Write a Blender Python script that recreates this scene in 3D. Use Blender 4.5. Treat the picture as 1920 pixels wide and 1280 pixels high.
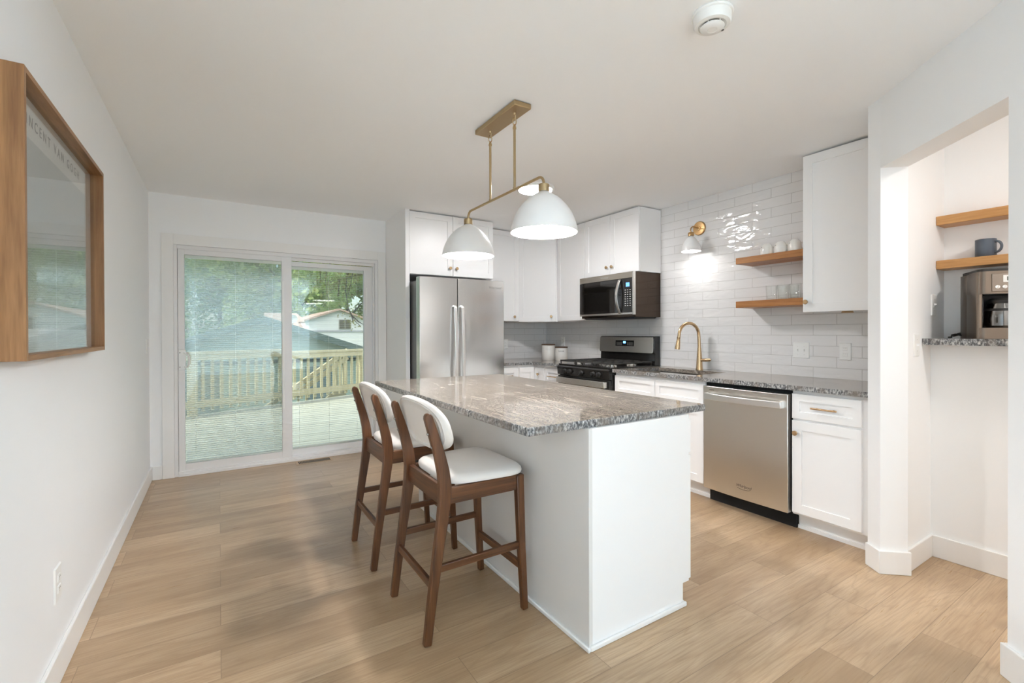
import bpy, math, random
from mathutils import Vector, Matrix
from math import radians as rad, sin, cos, pi

for _o in list(bpy.data.objects):
    bpy.data.objects.remove(_o)
SC = bpy.context.scene
COL = SC.collection

# ------------------------------------------------------------------ camera
cam_d = bpy.data.cameras.new('camera'); cam = bpy.data.objects.new('camera', cam_d); COL.objects.link(cam)
yw, pt, rl = rad(32.350), rad(-0.2952), rad(0.18264)
_F = Vector((sin(yw)*cos(pt), cos(yw)*cos(pt), sin(pt)))
_R0 = Vector((cos(yw), -sin(yw), 0)); _D0 = _F.cross(_R0)
_R = cos(rl)*_R0 + sin(rl)*_D0; _D = -sin(rl)*_R0 + cos(rl)*_D0
cam.matrix_world = Matrix(((_R.x, -_D.x, -_F.x, 0), (_R.y, -_D.y, -_F.y, 0), (_R.z, -_D.z, -_F.z, 1.245), (0, 0, 0, 1)))
cam_d.sensor_width = 36; cam_d.lens = 873.03*36/1920
cam_d.shift_x = -3.5/1920; cam_d.shift_y = -13.16/1920
cam_d.clip_start = 0.02; cam_d.clip_end = 300
SC.camera = cam

# ------------------------------------------------------------------ world, sun, added window light, exposure
W = bpy.data.worlds.new('world'); SC.world = W; W.use_nodes = True
_n = W.node_tree.nodes; _l = W.node_tree.links; _n.clear()
_sky = _n.new('ShaderNodeTexSky'); _sky.sky_type = 'NISHITA'; _sky.sun_disc = False
_sky.sun_elevation = rad(52); _sky.sun_rotation = rad(200); _sky.air_density = 1.0; _sky.dust_density = 2.5
_bg = _n.new('ShaderNodeBackground'); _bg.inputs[1].default_value = 0.072
_wo = _n.new('ShaderNodeOutputWorld'); _l.new(_sky.outputs[0], _bg.inputs[0]); _l.new(_bg.outputs[0], _wo.inputs[0])

def lamp(name, kind, loc, energy, color=(1, 1, 1), size=1, size_y=None, aim=None, **kw):
    d = bpy.data.lights.new(name, kind); d.energy = energy; d.color = color
    o = bpy.data.objects.new(name, d); COL.objects.link(o); o.location = loc
    if kind == 'AREA':
        d.size = size
        if size_y: d.shape = 'RECTANGLE'; d.size_y = size_y
    if aim is not None:
        o.rotation_euler = (Vector(aim) - Vector(loc)).to_track_quat('-Z', 'Y').to_euler()
    for k, v in kw.items(): setattr(d, k, v)
    return o
lamp('sun', 'SUN', (0, -10, 12), 1.25, (1.0, 0.95, 0.86), aim=(9.0, -8.2, 3.5), angle=rad(6))
# cool fill light added at an invented, unseen window behind the camera
lamp('added_window_light', 'AREA', (3.72, -3.5, 1.45), 122, (0.58, 0.795, 1.0), 2.4, 1.2, aim=(-0.5, -3.5, 1.45))
SC.view_settings.view_transform = 'Standard'; SC.view_settings.look = 'None'
SC.view_settings.gamma = 1; SC.view_settings.use_curve_mapping = False
SC.view_settings.exposure = 2.05
SC.cycles.max_bounces = 18; SC.cycles.diffuse_bounces = 14; SC.cycles.glossy_bounces = 5
SC.cycles.transparent_max_bounces = 24; SC.cycles.transmission_bounces = 8
SC.cycles.caustics_reflective = False; SC.cycles.caustics_refractive = False
SC.cycles.sample_clamp_indirect = 6.0
SC.cycles.use_denoising = True

# ------------------------------------------------------------------ materials
def mat(name, col, rough=0.5, metal=0.0, spec=0.5, **kw):
    m = bpy.data.materials.new(name); m.use_nodes = True
    b = m.node_tree.nodes['Principled BSDF']
    b.inputs['Base Color'].default_value = (*col, 1); b.inputs['Roughness'].default_value = rough
    b.inputs['Metallic'].default_value = metal; b.inputs['Specular IOR Level'].default_value = spec
    for k, v in kw.items(): b.inputs[k].default_value = v
    return m
class NT:
    def __init__(s, m): s.m = m; s.t = m.node_tree; s.b = s.t.nodes['Principled BSDF']
    def n(s, k, **kw):
        x = s.t.nodes.new('ShaderNode'+k)
        for a, v in kw.items():
            if a.startswith('i_'):
                x.inputs[int(a[2:]) if a[2:].isdigit() else a[2:]].default_value = v
            else: setattr(x, a, v)
        return x
    def l(s, a, b): s.t.links.new(a, b)
    def co(s, scale=(1, 1, 1), loc=(0, 0, 0), rot=(0, 0, 0)):
        g = s.n('NewGeometry'); mp = s.n('Mapping'); s.l(g.outputs['Position'], mp.inputs[0])
        mp.inputs['Location'].default_value = loc; mp.inputs['Scale'].default_value = scale; mp.inputs['Rotation'].default_value = rot
        return mp.outputs[0]
    def oco(s, scale=(1, 1, 1), loc=(0, 0, 0), rot=(0, 0, 0)):
        g = s.n('TexCoord'); mp = s.n('Mapping'); s.l(g.outputs['Object'], mp.inputs[0])
        mp.inputs['Location'].default_value = loc; mp.inputs['Scale'].default_value = scale; mp.inputs['Rotation'].default_value = rot
        return mp.outputs[0]
    def noise(s, co, scale, detail=3, rough=0.55, dist=0.0):
        x = s.n('TexNoise'); x.inputs['Scale'].default_value = scale; x.inputs['Detail'].default_value = detail
        x.inputs['Roughness'].default_value = rough; x.inputs['Distortion'].default_value = dist
        if co is not None: s.l(co, x.inputs['Vector'])
        return x.outputs[0]
    def ramp(s, fac, stops, interp='LINEAR'):
        r = s.n('ValToRGB'); e = r.color_ramp.elements; r.color_ramp.interpolation = interp
        while len(e) < len(stops): e.new(0.5)
        for k, (p, c) in enumerate(stops):
            e[k].position = p; e[k].color = (*c, 1) if len(c) == 3 else c
        s.l(fac, r.inputs[0]); return r.outputs[0]
    def mix(s, fac, a, b, mode='MIX'):
        x = s.n('Mix', data_type='RGBA', blend_type=mode)
        for i, v in ((0, fac), (6, a), (7, b)):
            if hasattr(v, 'links'): s.l(v, x.inputs[i])
            elif isinstance(v, (int, float)): x.inputs[i].default_value = v
            else: x.inputs[i].default_value = (*v, 1)
        return x.outputs[2]
    def math(s, op, a, b=None, c=None):
        x = s.n('Math', operation=op)
        for i, v in enumerate((a, b, c)):
            if v is None: continue
            if hasattr(v, 'links'): s.l(v, x.inputs[i])
            else: x.inputs[i].default_value = v
        return x.outputs[0]
    def bump(s, h, strength=0.2, dist=0.01):
        x = s.n('Bump'); x.inputs['Strength'].default_value = strength; x.inputs['Distance'].default_value = dist
        s.l(h, x.inputs['Height']); s.l(x.outputs[0], s.b.inputs['Normal'])
    def base(s, c): s.l(c, s.b.inputs['Base Color'])

def painted(name, col, rough, bump=0.05, scale=180):
    m = mat(name, col, rough); t = NT(m); t.bump(t.noise(t.co(), scale, 2), bump, 0.003); return m
M_wall = painted('wall_paint', (0.88, 0.89, 0.895), 0.55)
M_ceil = painted('ceiling_paint', (0.925, 0.935, 0.945), 0.8)
M_trim = painted('trim_paint', (0.84, 0.835, 0.82), 0.35, 0.02)
M_cab = painted('cabinet_paint', (0.875, 0.87, 0.865), 0.33, 0.015, 60)
M_cabin = mat('cabinet_shadow_gap', (0.55, 0.54, 0.52), 0.6)
M_vinyl = painted('door_vinyl', (0.78, 0.775, 0.77), 0.35, 0.01)
M_plastic = mat('white_plastic', (0.85, 0.85, 0.83), 0.3)
M_black = mat('black_enamel', (0.012, 0.011, 0.010), 0.12)
M_blackm = mat('black_matte', (0.018, 0.017, 0.016), 0.5)
M_iron = painted('cast_iron', (0.03, 0.028, 0.026), 0.55, 0.2, 400)
M_dark = mat('dark_gap', (0.006, 0.006, 0.006), 0.8)
M_brass = mat('brushed_brass', (0.62, 0.40, 0.19), 0.28, 1.0)
M_brass2 = mat('aged_brass', (0.50, 0.375, 0.215), 0.34, 1.0)
M_gold = mat('champagne_gold', (0.64, 0.45, 0.26), 0.27, 1.0)
M_shade = mat('white_enamel_shade', (0.82, 0.82, 0.815), 0.3)
M_ceramic = mat('white_ceramic', (0.82, 0.80, 0.76), 0.18)
M_chrome = mat('chrome', (0.75, 0.74, 0.72), 0.12, 1.0)
M_screw = mat('screw_metal', (0.35, 0.33, 0.31), 0.4, 0.8)
M_ink = mat('grey_ink', (0.10, 0.095, 0.09), 0.5)
M_inklight = mat('pale_ink', (0.62, 0.60, 0.57), 0.4)
M_bluemug = mat('slate_blue_glaze', (0.075, 0.095, 0.125), 0.3)
M_dkwood = mat('dark_lid_wood', (0.10, 0.05, 0.028), 0.45)

def steel(name, col, rough, axis, arot=0.0, wav=None):
    m = mat(name, col, rough, 1.0); t = NT(m)
    t.b.inputs['Anisotropic'].default_value = 0.6; t.b.inputs['Anisotropic Rotation'].default_value = arot
    tg = t.n('CombineXYZ', i_0=1.0 if axis == 'x' else 0.15, i_1=1.0 if axis == 'y' else 0.15, i_2=1.0 if axis == 'z' else 0.05); t.l(tg.outputs[0], t.b.inputs['Tangent'])
    if wav: t.bump(t.noise(t.co(wav[0]), 1.0, 2, 0.5), wav[1], 0.02)
    return m
M_steel_x = steel('brushed_steel_fridge', (0.76, 0.755, 0.745), 0.21, 'x', 0.0, ((0.5, 0.5, 3.2), 0.10))
M_steel_y = steel('brushed_steel', (0.60, 0.575, 0.54), 0.27, 'y')
M_steel_dw = steel('brushed_steel_dishwasher', (0.76, 0.74, 0.70), 0.31, 'y', 0.0, ((0.4, 5.5, 0.25), 0.14))
M_steel_dk = steel('dark_steel', (0.075, 0.055, 0.043), 0.11, 'y')
M_handle = mat('handle_steel', (0.80, 0.79, 0.775), 0.36, 1.0)
M_grey_side = mat('grey_appliance_side', (0.16, 0.165, 0.165), 0.35, 0.3)

def emit(name, col, strength):
    m = bpy.data.materials.new(name); m.use_nodes = True; n = m.node_tree.nodes; n.clear()
    e = n.new('ShaderNodeEmission'); e.inputs[0].default_value = (*col, 1); e.inputs[1].default_value = strength
    o = n.new('ShaderNodeOutputMaterial'); m.node_tree.links.new(e.outputs[0], o.inputs[0]); return m
M_bulb = emit('lit_bulb', (1.0, 0.985, 0.99), 122)
M_bulb2 = emit('lit_bulb_sconce', (1.0, 0.98, 0.96), 16)
M_disc = emit('lit_ceiling_disc', (1.0, 0.985, 0.99), 37)
M_led = emit('blue_display', (0.12, 0.40, 0.95), 1.4)
M_led2 = emit('blue_display_dim', (0.10, 0.25, 0.75), 0.9)

def glass(name, tint, f0, rough=0.0):
    m = bpy.data.materials.new(name); m.use_nodes = True; n = m.node_tree.nodes; n.clear(); L = m.node_tree.links
    tr = n.new('ShaderNodeBsdfTransparent'); tr.inputs[0].default_value = (*tint, 1)
    gl = n.new('ShaderNodeBsdfGlossy'); gl.inputs['Roughness'].default_value = rough
    lw = n.new('ShaderNodeLayerWeight'); lw.inputs[0].default_value = 0.5
    pw = n.new('ShaderNodeMath'); pw.operation = 'POWER'; pw.inputs[1].default_value = 5; L.new(lw.outputs['Facing'], pw.inputs[0])
    fr = n.new('ShaderNodeMath'); fr.operation = 'MULTIPLY_ADD'; fr.inputs[1].default_value = 1-f0; fr.inputs[2].default_value = f0; L.new(pw.outputs[0], fr.inputs[0])
    mx = n.new('ShaderNodeMixShader'); o = n.new('ShaderNodeOutputMaterial')
    L.new(fr.outputs[0], mx.inputs[0]); L.new(tr.outputs[0], mx.inputs[1]); L.new(gl.outputs[0], mx.inputs[2]); L.new(mx.outputs[0], o.inputs[0])
    return m
M_pane = glass('window_glass', (0.96, 0.985, 0.97), 0.042)
M_picglass = glass('picture_glass', (0.96, 0.97, 0.965), 0.06)
M_tumbler = glass('tumbler_glass', (0.985, 0.992, 0.988), 0.03)
M_carafe = glass('carafe_glass', (0.62, 0.60, 0.57), 0.24)

# oak plank floor, planks along X
def floor_mat():
    m = mat('oak_planks', (0.5, 0.33, 0.2), 0.4); t = NT(m)
    p = t.co()
    br = t.n('TexBrick'); br.offset = 0.37; br.offset_frequency = 2; br.squash = 1
    t.l(p, br.inputs['Vector'])
    br.inputs['Color1'].default_value = (0, 0, 0, 1); br.inputs['Color2'].default_value = (1, 1, 1, 1); br.inputs['Mortar'].default_value = (0.5, 0.5, 0.5, 1)
    br.inputs['Scale'].default_value = 1; br.inputs['Mortar Size'].default_value = 0.0011; br.inputs['Mortar Smooth'].default_value = 0.3
    br.inputs['Bias'].default_value = 0; br.inputs['Brick Width'].default_value = 1.22; br.inputs['Row Height'].default_value = 0.18
    cid = t.n('SeparateColor'); t.l(br.outputs['Color'], cid.inputs[0]); pid = cid.outputs[0]
    off = t.n('CombineXYZ'); t.l(t.math('MULTIPLY', pid, 37.0), off.inputs[0]); t.l(t.math('MULTIPLY', pid, 11.3), off.inputs[1]); t.l(t.math('MULTIPLY', pid, 5.0), off.inputs[2])
    va = t.n('VectorMath', operation='ADD'); t.l(p, va.inputs[0]); t.l(off.outputs[0], va.inputs[1]); v = va.outputs[0]
    def sc(s3):
        mp = t.n('Mapping'); mp.inputs['Scale'].default_value = s3; t.l(v, mp.inputs[0]); return mp.outputs[0]
    big = t.noise(sc((0.75, 6.5, 1)), 1.0, 2, 0.5, 0.4)
    rings = t.math('FRACT', t.math('MULTIPLY', big, 15.0))
    rings = t.math('ABSOLUTE', t.math('SUBTRACT', rings, 0.5))
    ringm = t.ramp(rings, [(0.0, (1, 1, 1)), (0.16, (0.25, 0.25, 0.25)), (0.5, (0, 0, 0))])
    fine = t.noise(sc((5, 150, 1)), 1.0, 3, 0.6)
    tone = t.noise(sc((1.1, 6, 1)), 1.0, 3, 0.6, 0.3)
    knot = t.noise(sc((2.1, 7.0, 1)), 1.0, 1, 0.4)
    base = t.ramp(tone, [(0.25, (0.37, 0.25, 0.145)), (0.5, (0.49, 0.352, 0.218)), (0.78, (0.61, 0.46, 0.305))])
    pl = t.ramp(pid, [(0.0, (0.80, 0.77, 0.73)), (0.35, (0.95, 0.93, 0.90)), (0.65, (1.02, 1.01, 1.0)), (1.0, (1.14, 1.14, 1.14))])
    c = t.mix(1.0, base, pl, 'MULTIPLY')
    c = t.mix(t.math('MULTIPLY', ringm, 0.26), c, (0.26, 0.16, 0.085))
    c = t.mix(t.math('MULTIPLY', t.ramp(fine, [(0.42, (0, 0, 0)), (0.66, (1, 1, 1))]), 0.42), c, (0.29, 0.18, 0.105))
    c = t.mix(t.math('MULTIPLY', t.ramp(knot, [(0.79, (0, 0, 0)), (0.86, (1, 1, 1))]), 0.6), c, (0.17, 0.10, 0.055))
    c = t.mix(t.math('MULTIPLY', br.outputs['Fac'], 0.75), c, (0.16, 0.10, 0.06))
    t.base(c)
    t.l(t.math('MULTIPLY_ADD', fine, 0.14, 0.23), t.b.inputs['Roughness'])
    t.bump(t.math('SUBTRACT', fine, t.math('MULTIPLY', br.outputs['Fac'], 3.0)), 0.10, 0.002)
    return m
M_floor = floor_mat()

def tile_mat(name, axis, u0):
    m = mat(name, (0.78, 0.77, 0.76), 0.07, spec=0.6); t = NT(m)
    g = t.n('NewGeometry'); s = t.n('SeparateXYZ'); t.l(g.outputs['Position'], s.inputs[0])
    cmb = t.n('CombineXYZ')
    t.l(t.math('SUBTRACT', s.outputs[axis], u0), cmb.inputs[0]); t.l(t.math('SUBTRACT', s.outputs[2], 0.9095), cmb.inputs[1])
    br = t.n('TexBrick'); br.offset = 0.5; br.offset_frequency = 2; br.squash = 1; t.l(cmb.outputs[0], br.inputs['Vector'])
    br.inputs['Color1'].default_value = (0, 0, 0, 1); br.inputs['Color2'].default_value = (1, 1, 1, 1); br.inputs['Mortar'].default_value = (0.5, 0.5, 0.5, 1)
    br.inputs['Scale'].default_value = 1; br.inputs['Mortar Size'].default_value = 0.0021; br.inputs['Mortar Smooth'].default_value = 0.35
    br.inputs['Bias'].default_value = 0; br.inputs['Brick Width'].default_value = 0.3045; br.inputs['Row Height'].default_value = 0.0764
    cs = t.n('SeparateColor'); t.l(br.outputs['Color'], cs.inputs[0]); pid = cs.outputs[0]
    off = t.n('CombineXYZ'); t.l(t.math('MULTIPLY', pid, 41.0), off.inputs[0]); t.l(t.math('MULTIPLY', pid, 17.0), off.inputs[1])
    va = t.n('VectorMath', operation='ADD'); t.l(cmb.outputs[0], va.inputs[0]); t.l(off.outputs[0], va.inputs[1])
    mp = t.n('Mapping'); mp.inputs['Scale'].default_value = (8, 19, 1); t.l(va.outputs[0], mp.inputs[0])
    wav = t.noise(mp.outputs[0], 1.0, 1.6, 0.45, 0.5)
    # every tile sits at its own slight tilt
    wn = t.n('TexWhiteNoise', noise_dimensions='1D'); t.l(pid, wn.inputs['W']); wc = t.n('SeparateColor'); t.l(wn.outputs['Color'], wc.inputs[0])
    tilt = t.math('ADD', t.math('MULTIPLY', cmb_u(t, cmb, 0), t.math('SUBTRACT', wc.outputs[0], 0.5)), t.math('MULTIPLY', cmb_u(t, cmb, 1), t.math('SUBTRACT', wc.outputs[1], 0.5)))
    h = t.math('ADD', t.math('MULTIPLY', wav, 0.9), t.math('MULTIPLY', tilt, 0.0))
    h = t.math('SUBTRACT', h, t.math('MULTIPLY', br.outputs['Fac'], 0.28))
    t.bump(h, 0.55, 0.011)
    c = t.mix(t.math('MULTIPLY', pid, 0.3), (0.79, 0.782, 0.775), (0.74, 0.732, 0.725))
    c = t.mix(br.outputs['Fac'], c, (0.54, 0.525, 0.51)); t.base(c)
    t.l(t.math('MULTIPLY_ADD', br.outputs['Fac'], 0.6, 0.07), t.b.inputs['Roughness'])
    return m
def cmb_u(t, cmb, i):
    s = t.n('SeparateXYZ'); t.l(cmb.outputs[0], s.inputs[0]); return s.outputs[i]
M_tile_r = tile_mat('subway_tile_right', 1, 0.018)
M_tile_b = tile_mat('subway_tile_back', 0, 0.1)

def granite(name, rough, warm, strk):
    m = mat(name, (0.4, 0.37, 0.34), rough, spec=0.6); t = NT(m)
    p = t.co((1, 1, 1), rot=(0, 0, rad(5)))
    ps = t.co((1.0, strk, 1.0), rot=(0, 0, rad(5)))
    flow = t.noise(ps, 34, 4, 0.66, 0.7)
    spk = t.noise(t.co((1, 0.30, 1), rot=(0, 0, rad(7))), 150, 3, 0.65)
    spk2 = t.noise(t.co((1, 0.40, 1), rot=(0, 0, rad(-4))), 330, 2, 0.6)
    c = t.ramp(flow, [(0.30, (0.25, 0.21, 0.175)), (0.44, (0.32, 0.28, 0.24)), (0.56, (0.39, 0.35, 0.305)), (0.72, (0.52, 0.48, 0.43))])
    c = t.mix(t.ramp(spk, [(0.50, (0, 0, 0)), (0.60, (0.8, 0.8, 0.8))]), c, (0.075, 0.065, 0.058))
    c = t.mix(t.ramp(spk2, [(0.54, (0, 0, 0)), (0.64, (0.65, 0.65, 0.65))]), c, (0.74, 0.71, 0.66))
    vd = t.noise(t.co((3.0, 0.35, 1), rot=(0, 0, rad(6))), 2.2, 3, 0.5, 0.9)
    va = t.math('ABSOLUTE', t.math('SUBTRACT', vd, 0.5))
    vm = t.ramp(va, [(0.0, (1, 1, 1)), (0.006, (0.4, 0.4, 0.4)), (0.014, (0, 0, 0))])
    brk = t.ramp(t.noise(p, 3.0, 2), [(0.42, (0, 0, 0)), (0.6, (1, 1, 1))])
    c = t.mix(t.math('MULTIPLY', t.math('MULTIPLY', vm, brk), 0.8), c, (0.95, 0.90, 0.82))
    cl = t.ramp(t.noise(t.co((1.3, 0.5, 1)), 3.2, 3, 0.6, 0.6), [(0.48, (0, 0, 0)), (0.72, (0.5, 0.5, 0.5))])
    c = t.mix(t.math('MULTIPLY', cl, 0.15), c, (0.50, 0.47, 0.43))
    c = t.mix(1.0, c, warm, 'MULTIPLY'); t.base(c)
    return m
M_granite = granite('polished_granite', 0.07, (0.72, 0.685, 0.645), 0.22)
def granite_edge():
    m = mat('chiselled_granite_edge', (0.3, 0.3, 0.3), 0.4); t = NT(m)
    a = t.noise(t.co((1, 1, 0.5)), 120, 3, 0.65); b = t.noise(t.co((1, 1, 0.6)), 9, 3, 0.6, 0.6)
    c = t.ramp(a, [(0.36, (0.035, 0.037, 0.042)), (0.48, (0.17, 0.175, 0.18)), (0.60, (0.50, 0.50, 0.49)), (0.75, (0.72, 0.71, 0.69))])
    c = t.mix(t.ramp(b, [(0.45, (0, 0, 0)), (0.65, (0.7, 0.7, 0.7))]), c, (0.20, 0.165, 0.135)); t.base(c)
    t.bump(a, 0.6, 0.004); return m
M_gedge = granite_edge()

def wood(name, dark, light, axis, rough=0.4, obj=False, dens=1.0):
    m = mat(name, light, rough); t = NT(m)
    lo, hi = 1.6*dens, 26*dens
    sc = {'x': (lo, hi, hi), 'y': (hi, lo, hi), 'z': (hi, hi, lo)}[axis]
    co = t.oco(sc) if obj else t.co(sc)
    a = t.noise(co, 1.0, 4, 0.6, 0.8); s2 = tuple(x*6 for x in sc)
    b = t.noise(t.oco(s2) if obj else t.co(s2), 1.0, 2, 0.6)
    f = t.math('ADD', t.math('MULTIPLY', a, 0.75), t.math('MULTIPLY', b, 0.25))
    mid = tuple((d+l)/2 for d, l in zip(dark, light))
    t.base(t.ramp(f, [(0.34, dark), (0.5, mid), (0.66, light)]))
    t.bump(b, 0.06, 0.002); return m
M_walnut = wood('walnut_stain', (0.042, 0.0145, 0.0048), (0.165, 0.064, 0.022), 'z', 0.36, True)
M_walnut_h = wood('walnut_stain_rail', (0.042, 0.0145, 0.0048), (0.165, 0.064, 0.022), 'x', 0.36, True)
M_walnut_v = wood('walnut_stain_cross', (0.042, 0.0145, 0.0048), (0.165, 0.064, 0.022), 'y', 0.36, True)
M_shelf = wood('honey_pine', (0.30, 0.115, 0.03), (0.50, 0.225, 0.07), 'y', 0.4)
M_shelf2 = wood('light_pine', (0.40, 0.185, 0.055), (0.60, 0.33, 0.125), 'y', 0.4)
M_frame_v = wood('oak_frame_upright', (0.19, 0.085, 0.03), (0.42, 0.215, 0.085), 'z', 0.4)
M_frame_h = wood('oak_frame_board', (0.19, 0.085, 0.03), (0.42, 0.215, 0.085), 'y', 0.4)
M_deck = wood('treated_deck_boards', (0.46, 0.45, 0.36), (0.64, 0.64, 0.53), 'x', 0.7, False, 0.5)
M_rail = wood('treated_pine', (0.52, 0.45, 0.27), (0.68, 0.61, 0.40), 'z', 0.65, False, 0.6)

def fabric(name, col):
    m = mat(name, col, 0.8, **{'Sheen Weight': 0.2}); t = NT(m)
    t.bump(t.noise(t.oco(), 700, 1), 0.15, 0.001)
    return m
M_linen = fabric('cream_upholstery', (0.77, 0.73, 0.685))
M_slat = mat('blind_slat_white', (0.80, 0.81, 0.78), 0.45)

def siding(name, col, row, line):
    m = mat(name, col, 0.7); t = NT(m); g = t.n('NewGeometry'); s = t.n('SeparateXYZ'); t.l(g.outputs['Position'], s.inputs[0])
    f = t.math('FRACT', t.math('DIVIDE', s.outputs[2], row))
    t.base(t.ramp(f, [(0.0, tuple(x*line for x in col)), (0.10, col), (1.0, col)])); t.bump(f, 0.4, 0.02); return m
M_garage = siding('blue_grey_siding', (0.36, 0.45, 0.405), 0.2, 0.6)
M_house = siding('white_siding', (0.86, 0.86, 0.83), 0.24, 0.62)
def shingle(name, a, b):
    m = mat(name, a, 0.9); t = NT(m); t.base(t.mix(t.noise(t.co(), 9, 3), a, b)); return m
M_roofg = shingle('green_shingles', (0.05, 0.10, 0.085), (0.15, 0.22, 0.19))
M_roofp = shingle('pink_shingles', (0.40, 0.27, 0.21), (0.54, 0.39, 0.31))
M_grass = shingle('grass', (0.05, 0.11, 0.03), (0.14, 0.22, 0.06))
M_bark = mat('bark', (0.05, 0.042, 0.035), 0.9)
def leafmat(name, a, b, c):
    m = mat(name, b, 0.6); t = NT(m)
    n = t.noise(t.co(), 1.3, 3, 0.6); t.base(t.ramp(n, [(0.35, a), (0.5, b), (0.66, c)]))
    t.b.inputs['Subsurface Weight'].default_value = 0.0
    tr = t.n('BsdfTranslucent'); tr.inputs[0].default_value = (*c, 1); mx = t.n('MixShader', i_0=0.45)
    o = [x for x in t.t.nodes if x.type == 'OUTPUT_MATERIAL'][0]
    t.l(t.b.outputs[0], mx.inputs[1]); t.l(tr.outputs[0], mx.inputs[2]); t.l(mx.outputs[0], o.inputs[0]); return m
M_leaf = leafmat('bright_leaves', (0.10, 0.19, 0.06), (0.27, 0.40, 0.13), (0.52, 0.60, 0.26))
M_leaf2 = leafmat('deep_leaves', (0.06, 0.13, 0.055), (0.15, 0.27, 0.11), (0.32, 0.45, 0.20))
M_satin = mat('dish_grey', (0.25, 0.28, 0.27), 0.5)

# ------------------------------------------------------------------ mesh helpers
class MB:
    def __init__(s): s.v = []; s.f = []; s.mi = []; s.x = None; s.cur = 0
    def add(s, vs, fs):
        o = len(s.v)
        for p in vs:
            p = Vector(p); s.v.append(tuple(s.x @ p) if s.x is not None else tuple(p))
        for f in fs: s.f.append(tuple(i+o for i in f)); s.mi.append(s.cur)
        return s
    def box(s, x0, x1, y0, y1, z0, z1):
        x0, x1 = min(x0, x1), max(x0, x1); y0, y1 = min(y0, y1), max(y0, y1); z0, z1 = min(z0, z1), max(z0, z1)
        return s.add([(x0, y0, z0), (x1, y0, z0), (x1, y1, z0), (x0, y1, z0), (x0, y0, z1), (x1, y0, z1), (x1, y1, z1), (x0, y1, z1)],
                     [(0, 3, 2, 1), (4, 5, 6, 7), (0, 1, 5, 4), (1, 2, 6, 5), (2, 3, 7, 6), (3, 0, 4, 7)])
    def prism(s, poly, a, b, axis='z'):
        # polygon given in the two other axes, extruded a..b along axis
        n = len(poly)
        def P(p, h):
            return {'z': (p[0], p[1], h), 'y': (p[0], h, p[1]), 'x': (h, p[0], p[1])}[axis]
        vs = [P(p, a) for p in poly]+[P(p, b) for p in poly]
        fs = [tuple(range(n))[::-1], tuple(range(n, 2*n))]+[(i, (i+1) % n, (i+1) % n+n, i+n) for i in range(n)]
        return s.add(vs, fs)
    def frame(s, p):
        d = p.normalized(); u = Vector((0, 0, 1)) if abs(d.z) < 0.95 else Vector((1, 0, 0))
        a = d.cross(u).normalized(); return a, d.cross(a).normalized()
    def cyl(s, p0, p1, r0, r1=None, seg=20, cap=True):
        r1 = r0 if r1 is None else r1; p0 = Vector(p0); p1 = Vector(p1); a, b = s.frame(p1-p0)
        vs = []
        for p, r in ((p0, r0), (p1, r1)):
            for i in range(seg):
                t = 2*pi*i/seg; vs.append(p+a*cos(t)*r+b*sin(t)*r)
        fs = [(i, (i+1) % seg, (i+1) % seg+seg, i+seg) for i in range(seg)]
        if cap: fs += [tuple(range(seg))[::-1], tuple(range(seg, 2*seg))]
        return s.add(vs, fs)
    def lathe(s, prof, o=(0, 0, 0), ax=(0, 0, 1), seg=40, closed=False):
        o = Vector(o); ax = Vector(ax).normalized(); a, b = s.frame(ax); n = len(prof); vs = []
        for r, h in prof:
            for i in range(seg):
                t = 2*pi*i/seg; vs.append(o+ax*h+(a*cos(t)+b*sin(t))*max(r, 1e-5))
        fs = []
        for k in range(n if closed else n-1):
            k2 = (k+1) % n
            for i in range(seg):
                j = (i+1) % seg; fs.append((k*seg+i, k*seg+j, k2*seg+j, k2*seg+i))
        if not closed:
            if prof[0][0] > 1e-4: fs.append(tuple(range(seg))[::-1])
            if prof[-1][0] > 1e-4: fs.append(tuple(range((n-1)*seg, n*seg)))
        return s.add(vs, fs)
    def tube(s, pts, r, seg=12, closed=False, rs=None):
        pts = [Vector(p) for p in pts]; n = len(pts); vs = []; prev = None
        for k, p in enumerate(pts):
            if closed: d = pts[(k+1) % n]-pts[k-1]
            else: d = (pts[k+1] if k < n-1 else p)-(pts[k-1] if k > 0 else p)
            d.normalize()
            if prev is None: a, b = s.frame(d)
            else:
                a = (prev-d*prev.dot(d)).normalized(); b = d.cross(a)
            prev = a; rr = rs[k] if rs else r
            for i in range(seg):
                t = 2*pi*i/seg; vs.append(p+a*cos(t)*rr+b*sin(t)*rr)
        fs = []
        for k in range(n if closed else n-1):
            k2 = (k+1) % n
            for i in range(seg):
                j = (i+1) % seg; fs.append((k*seg+i, k*seg+j, k2*seg+j, k2*seg+i))
        if not closed: fs += [tuple(range(seg))[::-1], tuple(range((n-1)*seg, n*seg))]
        return s.add(vs, fs)
    def bar(s, p0, p1, w, h, up=(0, 0, 1), w1=None, h1=None):
        # rectangular bar, w across, h along the side nearest to 'up'
        p0 = Vector(p0); p1 = Vector(p1); d = (p1-p0).normalized(); u = Vector(up); a = d.cross(u).normalized(); b = a.cross(d).normalized()
        w1 = w if w1 is None else w1; h1 = h if h1 is None else h1; vs = []
        for p, ww, hh in ((p0, w, h), (p1, w1, h1)):
            for sx, sy in ((-1, -1), (1, -1), (1, 1), (-1, 1)): vs.append(p+a*sx*ww/2+b*sy*hh/2)
        return s.add(vs, [(3, 2, 1, 0), (4, 5, 6, 7), (0, 1, 5, 4), (1, 2, 6, 5), (2, 3, 7, 6), (3, 0, 4, 7)])
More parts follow.
